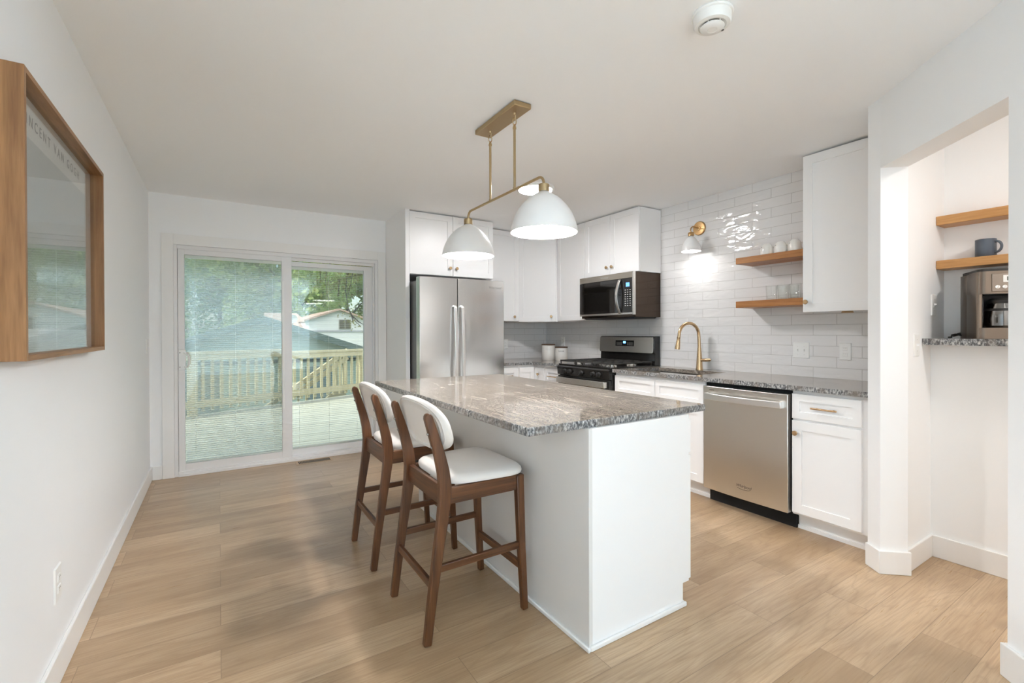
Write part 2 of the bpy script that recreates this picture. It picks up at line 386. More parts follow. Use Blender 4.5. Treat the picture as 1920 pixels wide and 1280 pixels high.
    def sweep(s, pts, w, h, side):
        # rectangular section swept along a polyline; 'side' is the fixed width direction; w,h may be lists
        side = Vector(side).normalized(); pts = [Vector(p) for p in pts]; n = len(pts); vs = []
        for k, p in enumerate(pts):
            d = ((pts[k+1] if k < n-1 else p)-(pts[k-1] if k > 0 else p)).normalized(); q = side.cross(d).normalized()
            ww = w[k] if isinstance(w, (list, tuple)) else w; hh = h[k] if isinstance(h, (list, tuple)) else h
            for sx, sy in ((-1, -1), (1, -1), (1, 1), (-1, 1)): vs.append(p+side*sx*ww/2+q*sy*hh/2)
        fs = [(3, 2, 1, 0), tuple(range(4*n-4, 4*n))]
        for k in range(n-1):
            for i in range(4):
                j = (i+1) % 4; fs.append((4*k+i, 4*k+j, 4*k+4+j, 4*k+4+i))
        return s.add(vs, fs)

def arc(c, r, a0, a1, n, u, v):
    c = Vector(c); u = Vector(u); v = Vector(v)
    return [c+u*r*cos(rad(a0+(a1-a0)*k/n))+v*r*sin(rad(a0+(a1-a0)*k/n)) for k in range(n+1)]

def wpos(o):
    p = Vector((0, 0, 0))
    while o is not None: p += o.location; o = o.parent
    return p
def obj(name, mb, m, parent=None, bevel=0.0, smooth=False, sub=0, seg=2, local=False, angle=38):
    me = bpy.data.meshes.new(name)
    off = Vector((0, 0, 0)) if (parent is None or local) else wpos(parent)
    me.from_pydata([tuple(Vector(v)-off) for v in mb.v], [], mb.f)
    ms = m if isinstance(m, (list, tuple)) else [m]
    for x in ms: me.materials.append(x)
    if len(ms) > 1: me.polygons.foreach_set('material_index', mb.mi)
    me.update()
    import bmesh
    bm = bmesh.new(); bm.from_mesh(me); bmesh.ops.recalc_face_normals(bm, faces=bm.faces); bm.to_mesh(me); bm.free()
    if smooth or bevel:
        me.polygons.foreach_set('use_smooth', [True]*len(me.polygons)); me.set_sharp_from_angle(angle=rad(angle))
    o = bpy.data.objects.new(name, me); COL.objects.link(o)
    if parent is not None: o.parent = parent
    if bevel:
        b = o.modifiers.new('bevel', 'BEVEL'); b.width = bevel; b.segments = seg; b.limit_method = 'ANGLE'; b.angle_limit = rad(35); b.harden_normals = False
    if sub:
        b = o.modifiers.new('sub', 'SUBSURF'); b.levels = sub; b.render_levels = sub
    return o
def tag(o, label, cat, group=None):
    o['label'] = label; o['category'] = cat
    if group: o['group'] = group
    return o
def thing(name, label, cat, loc=(0, 0, 0), rotz=0.0, group=None):
    o = bpy.data.objects.new(name, None); COL.objects.link(o); o.location = loc; o.rotation_euler = (0, 0, rotz)
    o.empty_display_size = 0.1
    return tag(o, label, cat, group)
def struct(name, mb, m, parent=None, **kw):
    o = obj(name, mb, m, parent, **kw); o['kind'] = 'structure'; return o
def sroot(name, loc):
    o = bpy.data.objects.new(name, None); COL.objects.link(o); o.location = loc; o['kind'] = 'structure'; return o
def dup(root, loc, label, group=None):
    r = root.copy(); COL.objects.link(r); r.location = loc; r['label'] = label
    if group: r['group'] = group
    for ch in list(root.children):
        c = ch.copy(); COL.objects.link(c); c.parent = r
        for g in list(ch.children):
            d = g.copy(); COL.objects.link(d); d.parent = c
    return r
def lettering(name, text, size, o, right, up, m, parent, shear=0.0, depth=0.0006, align='CENTER', spacing=1.0):
    cu = bpy.data.curves.new(name, 'FONT'); cu.body = text; cu.size = size; cu.align_x = align; cu.align_y = 'CENTER'
    cu.shear = shear; cu.extrude = depth; cu.space_character = spacing
    tmp = bpy.data.objects.new('tmp', cu); COL.objects.link(tmp)
    dg = bpy.context.evaluated_depsgraph_get(); dg.update()
    me = bpy.data.meshes.new_from_object(tmp.evaluated_get(dg)); bpy.data.objects.remove(tmp)
    R = Vector(right).normalized(); U = Vector(up).normalized(); N = R.cross(U); off = wpos(parent) if parent else Vector((0, 0, 0))
    Mx = Matrix(((R.x, U.x, N.x, o[0]-off.x), (R.y, U.y, N.y, o[1]-off.y), (R.z, U.z, N.z, o[2]-off.z), (0, 0, 0, 1)))
    me.transform(Mx); me.materials.clear(); me.materials.append(m); me.name = name
    ob = bpy.data.objects.new(name, me); COL.objects.link(ob); ob.parent = parent; return ob

# ------------------------------------------------------------------ room shell
XL, YB, XR, ZC = -0.497, 4.962, 3.645, 2.437
T = 0.14
P0, P1, P2 = Vector((2.925, 1.088)), Vector((2.870, 1.013)), Vector((2.386, 0.461))
dW = (P2-P1).normalized(); nW = Vector((-dW.y, dW.x))
if nW.x < 0: nW = -nW
B1 = P1+nW*0.127; B2 = P2+nW*0.127
P3 = P2+dW*1.00; B3 = P3+nW*0.127
XN, YS = 3.545, 0.945            # nook back wall, nook side wall face
YD = -6.5                       # dining-room end wall

struct('floor', MB().box(XL-T, 3.9, YD-T, YB+0.02, -0.12, 0.0), M_floor)
struct('ceiling', MB().box(XL-T, 3.9, YD-T, YB+T, ZC, ZC+0.12), M_ceil)
struct('wall_left', MB().box(XL-T, XL, YD-T, YB+T, 0, ZC), M_wall)
# back wall, split around the sliding door; tile strip kept as its own surface
m = MB()
m.box(XL, -0.34, YB, YB+T, 0, ZC); m.box(1.44, XR+T, YB, YB+T, 0, ZC); m.box(-0.34, 1.44, YB, YB+T, 2.005, ZC)
struct('wall_back', m, M_wall)
struct('wall_back_tile', MB().box(2.50, XR-0.004, YB-0.008, YB, 0.86, 1.46), M_tile_b)
struct('wall_right', MB().box(XR+0.008, XR+T, 1.09, YB, 0, ZC), M_wall)
struct('wall_right_tile', MB().box(XR, XR+0.008, 1.09, YB-0.008, 0.86, ZC), M_tile_r)
# short wall beside the cabinets, turning into the slanted wall with the opening
m = MB(); m.prism([P0, P1, B1, (B1.x+0.012, YS), (3.9, YS), (3.9, 1.088)], 0, ZC)
struct('wall_stub', m, M_wall)
m = MB(); m.prism([P1, P2, B2, B1], 2.08, ZC); m.prism([P2, P3, B3, B2], 0, ZC)
struct('wall_hall', m, M_wall)
m = MB(); m.box(XN, XN+0.1, -1.2, YS, 0, ZC)
struct('wall_nook', m, M_wall)
struct('wall_nook_half', MB().box(3.335, XN, -1.2, YS, 0, 1.168), M_wall)
XD = 3.60
m = MB(); m.box(P3.x, P3.x+0.12, -1.3, P3.y, 0, ZC); m.box(P3.x+0.12, XD, -1.3, -1.2, 0, ZC)
struct('wall_nook_end', m, M_wall)
m = MB(); m.box(XD, XD+T, YD, -4.8, 0, ZC); m.box(XD, XD+T, -2.2, -1.2, 0, ZC); m.box(XD, XD+T, -4.8, -2.2, 0, 0.8); m.box(XD, XD+T, -4.8, -2.2, 2.1, ZC)
struct('wall_dining_right', m, M_wall)
struct('wall_dining_end', MB().box(XL, XD+T, YD-T, YD, 0, ZC), M_wall)
m = MB(); m.box(XD+0.03, XD+0.09, -4.8, -2.2, 0.8, 0.85); m.box(XD+0.03, XD+0.09, -4.8, -2.2, 2.05, 2.1)
for y in (-4.8, -3.525, -2.25): m.box(XD+0.03, XD+0.09, y, y+0.05, 0.85, 2.05)
struct('added_window', m, M_vinyl)  # unseen window, made up as the opening for the added fill light

# baseboards
BH, BT = 0.118, 0.014
struct('baseboard_left', MB().box(XL, XL+BT, YD, YB, 0, BH), M_trim, bevel=0.004)
struct('baseboard_back', MB().box(XL+BT, -0.412, YB-BT, YB, 0, BH), M_trim, bevel=0.004)
def offs(p, q, t):
    d = (q-p).normalized(); n = Vector((-d.y, d.x)); return n*t
d0 = (P1-P0).normalized(); n0 = Vector((d0.y, -d0.x))
if n0.x > 0: n0 = -n0
d1 = (B1-P1).normalized(); n1 = Vector((d1.y, -d1.x))
if n1.y > 0: n1 = -n1
e = P1+(n0+n1)*BT/(1+n0.dot(n1)); a = P0+n0*BT; bb = B1+n1*BT+d1*0.01
m = MB(); m.prism([P0, a, e, bb, B1+d1*0.01, P1], 0, BH)
struct('baseboard_pillar', m, M_trim, bevel=0.003)
m = MB(); m.box(B1.x+0.02, 3.335, YS-BT, YS, 0, BH); m.box(3.335-BT, 3.335, -1.2, YS-BT, 0, BH)
struct('baseboard_nook', m, M_trim, bevel=0.003)
nf = -nW
m = MB(); m.prism([P2-dW*BT, P2-dW*BT+nf*BT, P3+nf*BT, P3], 0, BH); m.prism([P2-dW*BT, P2, B2, B2-dW*BT], 0, BH)
struct('baseboard_hall', m, M_trim, bevel=0.003)

# ------------------------------------------------------------------ sliding patio door
YF = YB
m = MB(); m.box(-0.412, -0.328, YF-0.018, YF, 0, 2.10); m.box(1.428, 1.513, YF-0.018, YF, 0, 2.10); m.box(-0.328, 1.428, YF-0.018, YF, 2.010, 2.10)
struct('trim_1', m, M_trim, bevel=0.002)
door = sroot('door_1', (0.55, YF, 0))
m = MB(); m.box(-0.328, -0.302, YF-0.006, YF+0.12, 0, 2.008); m.box(1.40, 1.428, YF-0.006, YF+0.12, 0, 2.008); m.box(-0.302, 1.40, YF-0.006, YF+0.12, 1.975, 2.008)
m.box(-0.302, 1.40, YF-0.008, YF+0.12, 0, 0.042); m.box(-0.302, 1.40, YF-0.022, YF-0.008, 0, 0.022)
m.box(-0.302, -0.29, YF+0.05, YF+0.06, 0.042, 1.975); m.box(1.386, 1.40, YF+0.03, YF+0.045, 0.042, 1.975); m.box(0.6, 1.40, YF+0.02, YF+0.03, 1.945, 1.975)
obj('door_frame', m, M_vinyl, door, bevel=0.002)
def slider(x0, x1, gx0, gx1, z0, z1, gz0, gz1, y, tilt, lab):
    p = MB(); yy = y+0.04
    p.box(x0, gx0, y, yy, z0, z1); p.box(gx1, x1, y, yy, z0, z1); p.box(gx0, gx1, y, yy, gz1, z1); p.box(gx0, gx1, y, yy, z0, gz0)
    pn = obj('door_panel', p, M_vinyl, door, bevel=0.002)
    g = MB(); g.box(gx0, gx1, y+0.006, y+0.009, gz0, gz1); obj('glass_pane', g, M_pane, pn)
    g = MB(); g.box(gx0, gx1, y+0.033, y+0.036, gz0, gz1); obj('glass_pane', g, M_pane, pn)
    s = MB(); n = int((gz1-gz0-0.05)/0.0183)
    for k in range(n):
        z = gz0+0.02+k*0.0183; w = 0.0062; a = rad(tilt)
        dy, dz = w*cos(a), w*sin(a); yc = y+0.021
        s.add([(gx0+0.004, yc-dy, z-dz), (gx1-0.004, yc-dy, z-dz), (gx1-0.004, yc, z+0.0009), (gx0+0.004, yc, z+0.0009), (gx0+0.004, yc+dy, z+dz), (gx1-0.004, yc+dy, z+dz)],
              [(0, 1, 2, 3), (3, 2, 5, 4)])
    obj('blind_slats', s, M_slat, pn)
    s = MB(); s.box(gx0+0.003, gx1-0.003, y+0.012, y+0.031, gz1-0.028, gz1-0.001); s.box(gx0+0.003, gx1-0.003, y+0.014, y+0.029, gz0+0.003, gz0+0.014)
    obj('blind_rail', s, M_slat, pn)
    s = MB()
    for f in (0.1, 0.5, 0.9):
        s.box(gx0+(gx1-gx0)*f-0.0008, gx0+(gx1-gx0)*f+0.0008, y+0.0135, y+0.0145, gz0+0.01, gz1-0.02)
    obj('blind_cord', s, M_slat, pn)
    return pn
pl = slider(-0.300, 0.598, -0.252, 0.510, 0.040, 1.984, 0.104, 1.930, YF+0.004, 7, 'l')
scm = bpy.data.materials.new('haze_screen'); scm.use_nodes = True; _q = scm.node_tree.nodes; _q.clear()
_t = _q.new('ShaderNodeBsdfTransparent'); _d2 = _q.new('ShaderNodeBsdfDiffuse'); _d2.inputs[0].default_value = (0.62, 0.66, 0.64, 1); _m2 = _q.new('ShaderNodeMixShader'); _m2.inputs[0].default_value = 0.27; _o2 = _q.new('ShaderNodeOutputMaterial')
scm.node_tree.links.new(_t.outputs[0], _m2.inputs[1]); scm.node_tree.links.new(_d2.outputs[0], _m2.inputs[2]); scm.node_tree.links.new(_m2.outputs[0], _o2.inputs[0])
obj('haze_screen', MB().box(-0.29, 0.56, YF+0.118, YF+0.1185, 0.05, 1.97), scm, door)  # pale see-through sheet added to put the left pane's reflected haze into colour
pr = slider(0.560, 1.387, 0.600, 1.300, 0.040, 1.944, 0.100, 1.898, YF+0.062, 2, 'r')
# blind control strip with its two sliding tabs, handle with screws
m = MB(); m.box(0.514, 0.530, YF-0.004, YF+0.004, 0.52, 1.74); m.box(0.510, 0.526, YF-0.010, YF-0.002, 1.60, 1.66); m.box(0.510, 0.526, YF-0.010, YF-0.002, 1.34, 1.43)
obj('blind_control', m, M_plastic, pl, bevel=0.001)
m = MB(); m.box(1.318, 1.334, YF+0.054, YF+0.062, 1.42, 1.72); obj('blind_control', m, M_plastic, pr, bevel=0.001)
h = obj('door_handle', MB().box(-0.297, -0.245, YF-0.004, YF+0.004, 0.925, 1.10), M_plastic, pl, bevel=0.003)
m = MB(); pts = [(-0.255, YF-0.004, 1.075), (-0.235, YF-0.030, 1.072), (-0.222, YF-0.042, 1.045), (-0.218, YF-0.044, 1.01), (-0.222, YF-0.042, 0.975), (-0.235, YF-0.030, 0.952), (-0.255, YF-0.004, 0.950)]
m.tube(pts, 0.008); obj('grip', m, M_plastic, h, smooth=True)
m = MB(); m.cyl((-0.287, YF-0.006, 1.075), (-0.287, YF-0.003, 1.075), 0.005, seg=10); m.cyl((-0.287, YF-0.006, 0.95), (-0.287, YF-0.003, 0.95), 0.005, seg=10)
obj('screw', m, M_screw, h)

# ------------------------------------------------------------------ cabinets
def shaker(mb, o, u, n, w, h, t=0.020, st=0.057, rc=0.008):
    # shaker door/drawer front: o lower-left-back corner, u width direction, n outward normal
    o = Vector(o); u = Vector(u); n = Vector(n); up = Vector((0, 0, 1)); c = 0.0025
    def P(a, b, d): return o+u*a+up*b+n*d
    vs = []
    def ring(a0, a1, b0, b1, d): 
        k = len(vs); vs.extend([P(a0, b0, d), P(a1, b0, d), P(a1, b1, d), P(a0, b1, d)]); return k
    r0 = ring(0, w, 0, h, 0); r1 = ring(0, w, 0, h, t-c); r2 = ring(c, w-c, c, h-c, t)
    r3 = ring(st, w-st, st, h-st, t); r4 = ring(st+0.001, w-st-0.001, st+0.001, h-st-0.001, t-rc)
    fs = [(r0+3, r0+2, r0+1, r0), (r4, r4+1, r4+2, r4+3)]
    for a, b in ((r0, r1), (r1, r2), (r2, r3), (r3, r4)):
        for i in range(4):
            j = (i+1) % 4; fs.append((a+i, a+j, b+j, b+i))
    mb.add(vs, fs)
def knob(o, n, parent):
    m = MB(); m.lathe([(0.006, 0), (0.006, 0.014), (0.0145, 0.016), (0.0155, 0.019), (0.0155, 0.024), (0.0135, 0.0265), (0.0, 0.0265)], o, n, 24)
    return obj('knob', m, M_gold, parent, smooth=True)
def pull(c, u, n, L, parent):
    c = Vector(c); u = Vector(u); n = Vector(n); m = MB()
    m.tube([c-u*L/2+n*0.028, c+u*L/2+n*0.028], 0.0055, 12)
    for s in (-1, 1): m.tube([c+u*s*L*0.32, c+u*s*L*0.32+n*0.028], 0.0045, 10)
    return obj('pull', m, M_gold, parent, smooth=True)
XW = Vector((-1, 0, 0)); YW = Vector((0, -1, 0)); UY = Vector((0, 1, 0)); UX = Vector((1, 0, 0))

# upper cabinet over the refrigerator
c = thing('wall_cabinet', 'white two-door cabinet over the refrigerator with two brass knobs', 'cabinet', (2.02, 4.65, 1.81))
obj('body', MB().box(1.560, 2.495, 4.366, YB-0.001, 1.812, ZC-0.012), M_cab, c, bevel=0.001)
for x0, x1, kx in ((1.563, 2.019, 1.985), (2.023, 2.492, 2.058)):
    m = MB(); shaker(m, (x0, 4.366, 1.815), UX, YW, x1-x0, ZC-0.014-1.815); d = obj('door', m, M_cab, c)
    knob((kx, 4.346, 1.894), YW, d)
tag(obj('end_panel', MB().box(1.517, 1.558, 4.336, YB-0.001, 0, ZC-0.003), M_cab, bevel=0.001), 'tall white end panel on the left side of the refrigerator', 'panel')

# back wall uppers: straight one, diagonal corner one, right-wall one
c = thing('wall_cabinet', 'tall white wall cabinet just right of the refrigerator, partly behind it', 'cabinet', (2.77, 4.8, 1.37))
obj('body', MB().box(2.498, 3.010, 4.652, YB-0.010, 1.372, ZC-0.012), M_cab, c, bevel=0.001)
m = MB(); shaker(m, (2.530, 4.652, 1.374), UX, YW, 0.478, ZC-0.014-1.374); d = obj('door', m, M_cab, c); knob((2.935, 4.632, 1.425), YW, d)
A = Vector((3.013, 4.652)); Bc = Vector((3.338, 4.330))
c = thing('wall_cabinet', 'diagonal white corner wall cabinet with one brass knob above the canisters', 'cabinet', (3.35, 4.65, 1.36))
m = MB(); m.prism([(3.013, YB-0.010), A, Bc, (XR-0.002, Bc.y), (XR-0.002, YB-0.010)], 1.362, ZC-0.012); obj('body', m, M_cab, c, bevel=0.001)
uD = (Bc-A).normalized(); nD = Vector((uD.y, -uD.x)); nD = nD if nD.x < 0 else -nD
w = (Bc-A).length
m = MB(); shaker(m, (A.x+uD.x*0.006, A.y+uD.y*0.006, 1.364), (uD.x, uD.y, 0), (nD.x, nD.y, 0), w-0.012, ZC-0.014-1.364); d = obj('door', m, M_cab, c)
kp = A+uD*(w-0.062)+nD*0.020; knob((kp.x, kp.y, 1.425), (nD.x, nD.y, 0), d)
c = thing('wall_cabinet', 'narrow white wall cabinet between the corner cabinet and the microwave', 'cabinet', (3.5, 4.08, 1.37))
obj('body', MB().box(3.358, XR-0.002, 3.842, 4.326, 1.368, ZC-0.012), M_cab, c, bevel=0.001)
m = MB(); shaker(m, (3.358, 4.318, 1.370), -UY, XW, 0.474, ZC-0.014-1.370); obj('door', m, M_cab, c)
c = thing('wall_cabinet', 'white two-door wall cabinet mounted directly above the microwave', 'cabinet', (3.5, 3.45, 1.82))
obj('body', MB().box(3.358, XR-0.002, 3.070, 3.838, 1.815, ZC-0.012), M_cab, c, bevel=0.001)
for y0, y1, ky in ((3.456, 3.836, 3.530), (3.072, 3.452, 3.460)):
    m = MB(); shaker(m, (3.358, y1, 1.817), -UY, XW, y1-y0, ZC-0.014-1.817); d = obj('door', m, M_cab, c); knob((3.338, y0+0.035 if ky > 3.5 else y1-0.035, 1.896), XW, d)
c = thing('wall_cabinet', 'tall white single-door wall cabinet at the right end beside the wooden shelves', 'cabinet', (3.5, 1.36, 1.37))
obj('body', MB().box(3.358, XR-0.002, 1.092, 1.616, 1.375, ZC-0.030), M_cab, c, bevel=0.001)
m = MB(); shaker(m, (3.358, 1.616, 1.372), -UY, XW, 0.46, ZC-0.016-1.372, st=0.060); d = obj('door', m, M_cab, c); knob((3.338, 1.590, 1.440), XW, d)
obj('filler_strip', MB().box(3.345, 3.36, 1.092, 1.153, 1.375, ZC-0.016), M_cab, c)
obj('puck_light', MB().lathe([(0.03, 0), (0.034, 0.008), (0.034, 0.012), (0, 0.012)], (3.46, 1.40, 1.375), (0, 0, -1), 24), M_gold, c, smooth=True)

# base cabinets along the right wall: XFB front of body, doors stand 20 mm proud
XFB = 3.034; ZT = 0.880
def basecab(label, y0, y1, doors, drawers, hollow=False):
    c = thing('base_cabinet', label, 'cabinet', (3.33, (y0+y1)/2, 0))
    m = MB()
    if hollow:
        m.box(XFB, XR-0.003, y0, y0+0.018, 0.105, ZT); m.box(XFB, XR-0.003, y1-0.018, y1, 0.105, ZT); m.box(XFB, XR-0.003, y0+0.018, y1-0.018, 0.105, 0.125)
        m.box(XR-0.02, XR-0.003, y0+0.018, y1-0.018, 0.125, ZT); m.box(XFB, XFB+0.018, y0+0.018, y1-0.018, 0.68, ZT)
    else: m.box(XFB, XR-0.003, y0, y1, 0.105, ZT)
    obj('body', m, M_cab, c, bevel=0.001)
    m = MB(); m.box(3.108, 3.124, y0, y1, 0, 0.105); m.box(3.096, 3.108, y0, y1, 0, 0.022); obj('toe_kick', m, M_cab, c)
    for a, b, z0, z1, kn in doors:
        m = MB(); shaker(m, (XFB, b, z0), -UY, XW, b-a, z1-z0); d = obj('door', m, M_cab, c)
        if kn: knob((XFB-0.020, kn, z1-0.075), XW, d)
    for a, b, z0, z1, L in drawers:
        m = MB(); shaker(m, (XFB, b, z0), -UY, XW, b-a, z1-z0, st=0.045 if z1-z0 < 0.2 else 0.057); d = obj('drawer', m, M_cab, c)
        if L: pull((XFB-0.020+0.008, (a+b)/2, (z0+z1)/2), XW.cross(Vector((0, 0, 1))), XW, L, d)
    return c
c = basecab('white base cabinet with one drawer and one door right of the dishwasher', 1.092, 1.527, [(1.150, 1.524, 0.120, 0.692, 1.497)], [(1.150, 1.524, 0.704, 0.858, 0.14)])
basecab('white sink base cabinet with two false drawer fronts left of the dishwasher', 2.146, 3.064, [(2.150, 2.602, 0.120, 0.682, 2.57), (2.608, 3.060, 0.120, 0.682, 2.64)], [(2.150, 2.602, 0.694, 0.852, 0), (2.608, 3.060, 0.694, 0.852, 0)], True)
basecab('white drawer base cabinet between the corner cabinet and the range', 3.842, 4.140, [(3.846, 4.128, 0.120, 0.672, 0)], [(3.846, 4.128, 0.684, 0.850, 0.15)])
# corner cabinet and the back run
c = thing('base_cabinet', 'white corner base cabinet with inward folding doors below the canisters', 'cabinet', (3.3, 4.6, 0))
m = MB(); m.prism([(2.806, 4.345), (XFB, 4.345), (XFB, 4.144), (XR-0.003, 4.144), (XR-0.003, YB-0.010), (2.806, YB-0.010)], 0.105, ZT); obj('body', m, M_cab, c, bevel=0.001)
m = MB(); shaker(m, (2.812, 4.345, 0.12), UX, YW, XFB-0.020-2.812-0.002, 0.73); obj('door', m, M_cab, c)
m = MB(); shaker(m, (XFB, 4.345-0.022, 0.12), -UY, XW, 4.323-4.146, 0.73); d = obj('door', m, M_cab, c); knob((XFB-0.020, 4.240, 0.775), XW, d)
m = MB(); m.prism([(2.806, 4.42), (3.108, 4.42), (3.108, 4.144), (3.13, 4.144), (3.13, 4.44), (2.806, 4.44)], 0, 0.105); obj('toe_kick', m, M_cab, c)
c = thing('base_cabinet', 'white drawer base cabinet between the refrigerator and the corner', 'cabinet', (2.65, 4.65, 0))
obj('body', MB().box(2.498, 2.804, 4.345, YB-0.010, 0.105, ZT), M_cab, c, bevel=0.001)
m = MB(); shaker(m, (2.501, 4.345, 0.684), UX, YW, 0.300, 0.166); d = obj('drawer', m, M_cab, c); pull((2.640, 4.325+0.008, 0.767), UX, YW, 0.15, d)
m = MB(); shaker(m, (2.501, 4.345, 0.120), UX, YW, 0.300, 0.552); obj('door', m, M_cab, c)
obj('toe_kick', MB().box(2.498, 2.804, 4.42, 4.44, 0, 0.105), M_cab, c)

# ------------------------------------------------------------------ countertops, sink, faucet
XE = 2.990; ZCT = 0.910
def slab(m, x0, x1, y0, y1, z0=ZT, z1=ZCT, edges=''):
    # polished top and bottom, rough edges on the listed sides
    m.cur = 0; m.add([(x0, y0, z0), (x1, y0, z0), (x1, y1, z0), (x0, y1, z0), (x0, y0, z1), (x1, y0, z1), (x1, y1, z1), (x0, y1, z1)], [(0, 3, 2, 1), (4, 5, 6, 7)])
    k = len(m.v)-8
    for key, f in (('s', (0, 1, 5, 4)), ('e', (1, 2, 6, 5)), ('n', (2, 3, 7, 6)), ('w', (3, 0, 4, 7))):
        m.f.append(tuple(i+k for i in f)); m.mi.append(1 if key in edges else 0)
m = MB(); sx0, sx1, sy0, sy1 = 3.085, 3.480, 2.270, 2.960
slab(m, XE, sx0, 1.092, 3.066, edges='w'); slab(m, sx1, XR-0.001, 1.092, 3.066); slab(m, sx0, sx1, 1.092, sy0, edges='n'); slab(m, sx0, sx1, sy1, 3.066, edges='s')
tag(obj('countertop', m, [M_granite, M_gedge]), 'long grey granite countertop along the tiled wall with the sink cut into it', 'countertop')
m = MB(); m.cur = 0
pol = [(2.498, 4.312), (XE, 4.312), (XE, 3.840), (XR-0.001, 3.840), (XR-0.001, YB-0.009), (2.498, YB-0.009)]
n = len(pol); m.add([(x, y, ZT) for x, y in pol]+[(x, y, ZCT) for x, y in pol], [tuple(range(n))[::-1], tuple(range(n, 2*n))])
for i in range(n): m.f.append((i, (i+1) % n, (i+1) % n+n, i+n)); m.mi.append(1 if i in (0, 1) else 0)
tag(obj('countertop', m, [M_granite, M_gedge]), 'L-shaped grey granite countertop in the back corner under the canisters', 'countertop')
s = thing('kitchen_sink', 'undermount stainless steel sink set in the granite below the gold faucet', 'sink', (3.28, 2.61, 0.69))
m = MB(); a, b, cc, d, tt = sx0-0.004, sx1+0.004, sy0-0.004, sy1+0.004, 0.003
m.box(a, b, cc, d, 0.690, 0.693); m.box(a, a+tt, cc, d, 0.693, 0.879); m.box(b-tt, b, cc, d, 0.693, 0.879); m.box(a, b, cc, cc+tt, 0.693, 0.879); m.box(a, b, d-tt, d, 0.693, 0.879)
obj('basin', m, M_steel_y, s)
m = MB(); m.lathe([(0.0, 0.0), (0.03, 0.0), (0.045, 0.004), (0.04, 0.006), (0.0, 0.004)], (3.30, 2.61, 0.693), (0, 0, 1), 24); obj('drain', m, M_chrome, s, smooth=True)
f = thing('faucet', 'gold gooseneck pull-down faucet behind the kitchen sink', 'faucet', (3.553, 2.575, ZCT))
m = MB(); m.lathe([(0.0, 0), (0.030, 0), (0.030, 0.006), (0.027, 0.02), (0.020, 0.13), (0.0155, 0.19), (0.015, 0.195), (0, 0.195)], (3.553, 2.575, ZCT), (0, 0, 1), 28); obj('base', m, M_gold, f, smooth=True)
m = MB(); R = 0.107; cz = 1.210
pts = [(3.553, 2.575, 1.09), (3.553, 2.577, 1.15), (3.553, 2.58, cz)]+[Vector((3.553-R+R*cos(rad(t)), 2.58+0.020*(1-cos(rad(t)))/1.0, cz+R*sin(rad(t)))) for t in range(12, 181, 12)]
pts += [(3.553-2*R-0.002, 2.622, cz-0.03)]
m.tube(pts, 0.0135, 16); obj('spout', m, M_gold, f, smooth=True)
m = MB(); m.lathe([(0.0, 0), (0.0145, 0), (0.0145, 0.012), (0.013, 0.014), (0.0165, 0.04), (0.0215, 0.100), (0.0205, 0.106), (0.0, 0.104)], (3.553-2*R-0.002, 2.621, cz-0.012), (-0.10, 0.06, -1), 24); obj('spray_head', m, M_gold, f, smooth=True)
m = MB(); m.tube([(3.553, 2.56, 0.995), (3.555, 2.515, 0.997)], 0.013, 16); m.tube([(3.555, 2.517, 0.997), (3.558, 2.480, 1.000), (3.562, 2.468, 1.002)], 0.011, 14, rs=[0.015, 0.013, 0.007]); obj('handle', m, M_gold, f, smooth=True)

# ------------------------------------------------------------------ island
c = thing('kitchen_island', 'white kitchen island cabinet under the big granite slab', 'island', (1.5, 2.2, 0))
IX0, IX1, IY0, IY1, IZ = 1.212, 1.818, 1.374, 3.200, 0.866
m = MB(); m.prism([(IX0+0.02, 0.0), (1.765, 0.0), (1.765, 0.102), (IX1, 0.102), (IX1, IZ), (IX0+0.02, IZ)], IY0+0.016, IY1-0.016, 'y'); obj('body', m, M_cab, c)
for y0, y1 in ((IY0, IY0+0.015), (IY1-0.015, IY1)):
    m = MB(); m.prism([(IX0+0.019, 0.0), (1.765, 0.0), (1.765, 0.102), (IX1, 0.102), (IX1, IZ), (IX0+0.019, IZ)], y0, y1, 'y'); obj('end_panel', m, M_cab, c, bevel=0.001)
obj('back_panel', MB().box(IX0, IX0+0.018, IY0-0.002, IY1+0.002, 0, IZ), painted('island_back_shaded', (0.72, 0.71, 0.69), 0.4), c, bevel=0.001)  # cabinet white toned down: shade of this side put into the colour
m = MB(); q = 0.013
m.box(IX0-q, IX0, IY0-q, IY1+q, 0, 0.020); m.box(IX0, 1.788, IY0-q, IY0-0.0005, 0, 0.020); m.box(IX0, 1.788, IY1+0.0005, IY1+q, 0, 0.020); m.box(1.766, 1.788, IY0, IY1, 0, 0.020)
obj('shoe_moulding', m, M_trim, c, bevel=0.004)
m = MB(); m.box(1.766, 1.778, IY0+0.002, IY1-0.002, 0.02, 0.101); obj('toe_kick', m, M_cab, c)
for k in range(4):
    y0 = IY0+0.004+k*0.4555; y1 = y0+0.450
    m = MB(); shaker(m, (IX1, y0, 0.110), UY, UX, y1-y0, 0.568); d = obj('door', m, M_cab, c); knob((IX1+0.020, y0+0.03 if k % 2 else y1-0.03, 0.61), UX, d)
    m = MB(); shaker(m, (IX1, y0, 0.690), UY, UX, y1-y0, 0.155, st=0.045); d = obj('drawer', m, M_cab, c); pull((IX1+0.012, (y0+y1)/2, 0.768), UY, UX, 0.14, d)
